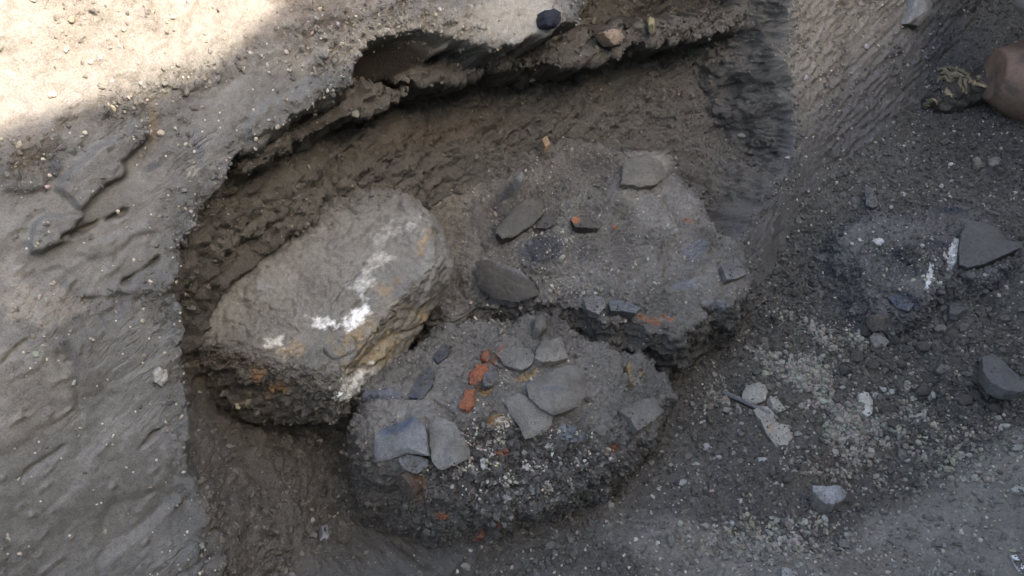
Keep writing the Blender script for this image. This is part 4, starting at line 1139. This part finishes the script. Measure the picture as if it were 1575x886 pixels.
# single ones the photograph lets you point at
for px, py, r, lab in (
        (1268, 799, 7, 'bright white oval pebble below the grey angular limestone'),
        (1173, 709, 8, 'white round pebble between the plaster plate and the limestone'),
        (1104, 703, 6, 'small white triangular pebble left of the white round pebble'),
        (1050, 744, 8, 'white curved chip lying on dark soil right of the soil lump'),
        (480, 800, 6, 'small white pebble just above the pale bluish flat stone'),
        (1126, 806, 7, 'white oblong pebble on the trampled ground below the dark clods'),
        (1097, 811, 6, 'bluish white chip left of the white oblong pebble'),
        (1163, 859, 7, 'pale cube-like pebble near the lower picture edge'),
        (1112, 586, 4, 'pale chip just above the left end of the thin rod'),
        (1388, 300, 6, 'white pebble above the low grey hump'),
        (1370, 320, 6, 'white square pebble on the upper slope of the low grey hump'),
        (1447, 286, 5, 'white pebble right of the upright thin flake'),
        (1512, 316, 4, 'white pebble above the tip of the triangular stone'),
        (1428, 474, 5, 'white oval pebble below the low grey hump'),
        (1436, 608, 6, 'white pebble on the black clods left of the slate-grey slab'),
        (1359, 600, 6, 'left one of two whitish pebbles above the white kidney-shaped plaster'),
        (1371, 604, 7, 'right one of two whitish pebbles above the white kidney-shaped plaster'),
        (730, 292, 4, 'pale chip at the end of the long crack on the soil block'),
        (697, 521, 4, 'white oval pebble on the saddle by the narrow dark blue sherd'),
        (944, 350, 5, 'tiny orange lump on the grey block'),
        (1141, 210, 7, 'pale pebble in the back of the hollow near its right corner'),
        (1332, 73, 6, 'white chip in the far stretch of the bank'),
        (1238, 120, 6, 'white chip at the corner of the hollow'),
        (940, 778, 6, 'white angular chip on the trampled ground below the soil lump'),
        (716, 872, 9, 'pale grey flake at the foot of the soil lump'),
        (1065, 622, 5, 'pale upright chip on the dark slope right of the soil lump'),
        (1001, 712, 6, 'pale chip on the dark slope below the pointed sherd'),
        (1085, 688, 8, 'greyish elongated pebble above the white triangular pebble'),
        (1118, 631, 8, 'pale pebble below the left end of the thin rod'),
        (1135, 632, 9, 'pale rounded pebble under the middle of the thin rod'),
        (1227, 668, 7, 'knobbly pebble touching the plaster plate'),
        (1420, 640, 7, 'greyish pebble left of the trampled ground'),
        (1565, 690, 9, 'pale pebble on the upper rim of the trampled ground'),
        (110, 30, 7, 'clay crumb in the sunlit top of the bank')):
    me = rock_mesh('pebble', int(px * 3 + py), (.40, .39, .36) if 'white' in lab else ((.40, .15, .08) if 'orange' in lab else ((.36, .30, .22) if 'clay' in lab else (.28, .265, .23))), dims=(1, .72, .55), amp=.4, planes=9, sub=3)
    set_stone('pebble', lab, 'pebble', px, py, r, me, rot=random.uniform(0, 6), sink=.25)
for px, py, r, lab in LIP:
    set_stone('stone', lab, 'stone', px, py, r, rock_mesh('stone', px, (.25, .235, .20), dims=(1, .8, .7), amp=.4, planes=9, sub=3), rot=1.0, sink=.4)
# the many pale pebbles: those of one patch look alike
LAND = [(1278, 760, 'the grey angular limestone'), (1332, 622, 'the white kidney-shaped plaster lump'), (1195, 665, 'the flat pale plaster plate'), (1160, 605, 'the crumbling heap-like plaster piece'), (1268, 799, 'the bright white oval pebble'),
        (1565, 865, 'the white paper scrap'), (1545, 575, 'the slate-grey slab'), (1352, 526, 'the pale wrinkled stone'), (1515, 380, 'the large triangular stone'), (1340, 302, 'the upright thin flake'), (1518, 249, 'the stones below the pot'),
        (1398, 466, 'the blue-black sherd'), (988, 636, 'the pointed grey sherd'), (1130, 415, 'the squarish rim stone'), (1218, 884, 'the bottom-edge stone'), (502, 816, 'the pale bluish flat stone'),
        (1126, 806, 'the white oblong pebble'), (1567, 751, 'the pale right-edge stone'), (1050, 744, 'the white curved chip'), (310, 700, 'the foot of the left bank'), (716, 872, 'the grey basal flake'), (1474, 474, 'the notched light flake')]
ORD = ['nearest', 'second nearest', 'third nearest', 'fourth nearest', 'fifth nearest', 'sixth nearest', 'seventh nearest', 'eighth nearest', 'ninth nearest', 'tenth nearest', 'eleventh nearest', 'twelfth nearest', 'thirteenth nearest', 'fourteenth nearest', 'fifteenth nearest', 'sixteenth nearest', 'seventeenth nearest', 'eighteenth nearest', 'nineteenth nearest', 'twentieth nearest', 'next farthest', 'third farthest', 'second farthest', 'farthest']
MANY = []


def strew(name, cat, what, grp, n, cx, cy, rx, ry, s0, s1, meshes, sink, spread):
    k = 0.0
    while k < n:
        a = random.gauss(cx, rx * spread); b = random.gauss(cy, ry * spread)
        if not (4 < a < 1571 and 4 < b < 882): continue
        h = hit(a, b)
        if h is None or h[2].split('.')[0] != 'ground': k += .2; continue
        r = random.uniform(s0, s1)
        o = set_stone(name, what, cat, a, b, r, random.choice(meshes), rot=random.uniform(0, 6), sink=sink, group=grp)
        if o: MANY.append((o, what, a, b, r))
        k += 1


for grp, n, cx, cy, rx, ry, s0, s1 in (
        ('pale pebbles in the plaster patch', 96, 1290, 620, 150, 100, 3.0, 6.0), ('pebbles on the trampled ground', 58, 1430, 790, 160, 100, 2.5, 5.5),
        ('pebbles along the gritty lower edge of the floor', 40, 1190, 825, 130, 50, 3.0, 6.0), ('pebbles on the dark slope below the grey block', 30, 1090, 660, 80, 110, 2.5, 4.5),
        ('pebbles at the far right', 30, 1440, 290, 150, 60, 2.2, 4.2), ('pebbles by the left bank', 12, 440, 810, 110, 60, 2.2, 4.0)):
    strew('pebble', 'pebble', 'small pale pebble', grp, n, cx, cy, rx, ry, s0, s1, PEB, .3, .55)
for grp, n, cx, cy, rx, ry, s0, s1 in (('black clods on the right', 60, 1440, 560, 110, 70, 6, 14), ('dark clods below the grey block', 30, 1210, 460, 70, 90, 5, 9), ('dark clods by the left bank', 30, 430, 760, 70, 60, 5, 9)):
    strew('clod', 'soil clod', 'dark soil clod', grp, n, cx, cy, rx, ry, s0, s1, CLODM, .35, .6)
_cells = {}
for o, what, a, b, r in MANY:
    d, k = min((math.hypot(a - x, b - y), k) for k, (x, y, _) in enumerate(LAND))
    x, y, nm = LAND[k]
    side = ('right of' if a > x else 'left of') if abs(a - x) > abs(b - y) else ('below' if b > y else 'above')
    _cells.setdefault((what, k, side), []).append((d, o))
for (what, k, side), lst in _cells.items():
    for i, (d, o) in enumerate(sorted(lst, key=lambda q: q[0])):
        o['label'] = f"{what}, {ORD[i] if i < len(ORD) else 'far out'} of those {side} {LAND[k][2]}"

# ================================================================== ROD, TIMBER, POT, PIPE
def tube(name, p0, p1, r0, r1, mat, n=14, rings=24, wob=0.0, parent=None, color=(.1, .1, .1)):
    p0 = np.array(p0); p1 = np.array(p1); d = p1 - p0; L_ = np.linalg.norm(d); d /= L_
    a = np.cross(d, [0, 0, 1.0]); a /= np.linalg.norm(a); b = np.cross(d, a)
    V = []
    for i in range(rings):
        t = i / (rings - 1); r = r0 + (r1 - r0) * t
        for j in range(n):
            f = 2 * math.pi * j / n
            V.append(p0 + d * L_ * t + (a * math.cos(f) + b * math.sin(f)) * r)
    V += [p0, p1]; V = np.array(V)
    if wob: V = V + wob * np.stack([fbm(V, 24, 3), fbm(V, 24, 3, seed=4), fbm(V, 24, 3, seed=8)], 1)
    F = []
    for i in range(rings - 1):
        for j in range(n):
            q = (i * n + j, i * n + (j + 1) % n, (i + 1) * n + (j + 1) % n, (i + 1) * n + j)
            F += [(q[0], q[1], q[2]), (q[0], q[2], q[3])]
    for j in range(n):
        F += [(rings * n, (j + 1) % n, j), (rings * n + 1, (rings - 1) * n + j, (rings - 1) * n + (j + 1) % n)]
    T = np.ones((len(V), 4)); T[:, :3] = color; T[:, 3] = .5
    me = mesh_np(name, V, F, mat, T); me.set_sharp_from_angle(angle=R(45))
    return link(name, me, parent), V


h0 = hit(1110, 606)[0]; h1 = hit(1183, 640)[0]
o, _ = tube('rod', h0 + np.array([0, 0, .012]), h1 + np.array([0, 0, .012]), .0065, .0062, M_ROCK, wob=.0015, color=(.15, .145, .14))
tag(o, 'thin straight grey rod lying across the plaster pieces', 'rod')

# split timber with yellow fibres
tm = bpy.data.objects.new('rotten_timber', None); COL.objects.link(tm)
q0 = hit(1430, 165)[0]; q1 = on_z(1535, 128, q0[2] + .06)
tm.location = q0; tag(tm, 'rotten dark timber topped with yellowish fibrous wood beside the pot', 'timber')
o, V = tube('log', q0 + np.array([0, 0, .01]), q1 + np.array([0, 0, .0]), .040, .075, M_SOIL, n=30, rings=60, wob=.016, color=(.05, .042, .034))
o.parent = tm; o.location = -Vector(q0)
bpy.context.view_layer.update(); DG = bpy.context.evaluated_depsgraph_get()
for k, (ax_, ay_, bx_, by_) in enumerate(((1440, 110, 1470, 108), (1446, 116, 1490, 118), (1458, 108, 1506, 122), (1470, 112, 1524, 134), (1484, 124, 1528, 141), (1490, 130, 1526, 142), (1462, 118, 1500, 134), (1454, 118, 1462, 150), (1460, 124, 1458, 146), (1444, 122, 1438, 131), (1474, 124, 1480, 142),
                                         (1486, 128, 1482, 145), (1424, 156, 1440, 160), (1422, 164, 1434, 158), (1496, 132, 1518, 138), (1450, 112, 1466, 126), (1440, 126, 1456, 120), (1505, 128, 1528, 143))):
    ha, hb = hit(ax_, ay_), hit(bx_, by_)
    if ha is None or hb is None: continue
    r_ = random.uniform(.004, .013)
    o, _ = tube('fibre', ha[0] + np.array([0, 0, .008]), hb[0] + np.array([0, 0, .006]), r_, r_ * random.uniform(.3, .8), M_ROCK, n=9, rings=26, wob=.011, color=tuple(np.array((.27, .215, .13)) * random.uniform(.4, 1.1)))
    o.parent = tm; o.location = -Vector(q0)

# brown clay pot lying on its side
def lathe(name, c, axis_, prof, mat, color, n=72, parent=None, tint=None, noise=.003):
    ax = np.array(axis_, float); ax /= np.linalg.norm(ax); a = np.cross(ax, [0, 0, 1.0]); a /= np.linalg.norm(a); b = np.cross(ax, a)
    prof = np.array(prof, float)
    k = len(prof); V = []
    for h, r in prof:
        for j in range(n):
            f = 2 * math.pi * j / n
            V.append(np.array(c) + ax * h + (a * math.cos(f) + b * math.sin(f)) * r)
    V = np.array(V); V = V + noise * np.stack([fbm(V, 9, 3), fbm(V, 9, 3, seed=4), fbm(V, 9, 3, seed=8)], 1)
    F = []
    for i in range(k - 1):
        for j in range(n):
            q = (i * n + j, i * n + (j + 1) % n, (i + 1) * n + (j + 1) % n, (i + 1) * n + j)
            F += [(q[0], q[1], q[2]), (q[0], q[2], q[3])]
    T = np.ones((len(V), 4)); T[:, :3] = color; T[:, 3] = .3
    if tint: tint(T, V)
    return link(name, mesh_np(name, V, F, mat, T), parent)


M_POT = earth('fired_clay', None, .55, .7, .8, (60, 260), spec=.3)
pc = on_z(1527, 113, .15)
def pot_tint(T, V):
    mixc(T, np.clip(.5 + fbm(V, 7, 3), 0, 1) * .5, (.20, .135, .10))
    mixc(T, sstep(.1, .5, fbm(V, 16, 4, .6, 4)) * .75, (.085, .07, .058))
pot = lathe('clay_pot', pc, (.90, -.12, -.06), [(.006, .001), (.002, .04), (.0, .074), (.002, .082), (.010, .086), (.035, .100), (.07, .120), (.12, .143), (.2, .168), (.28, .17), (.36, .15), (.42, .11), (.44, .10), (.46, .105), (.47, .10), (.45, .09), (.40, .09), (.3, .15), (.1, .12), (.02, .05), (.015, .001)], M_POT, (.19, .125, .09), tint=pot_tint, noise=.005)
tag(pot, 'brown fired clay pot on its side, cut by the right picture edge', 'pot')
pp = on_z(1606, 30, .34)
pipe = lathe('pipe', pp, (.12, .35, .8), [(.0, .001), (.004, .05), (.012, .085), (.03, .105), (.06, .115), (.10, .117), (.8, .117), (.8, .10), (.08, .10)], earth('pipe_plastic', None, .12, .45, .15, (30, 120)), (.26, .25, .24), noise=.0015)
tag(pipe, 'light grey rounded pipe end above the clay pot at the upper right corner', 'pipe')
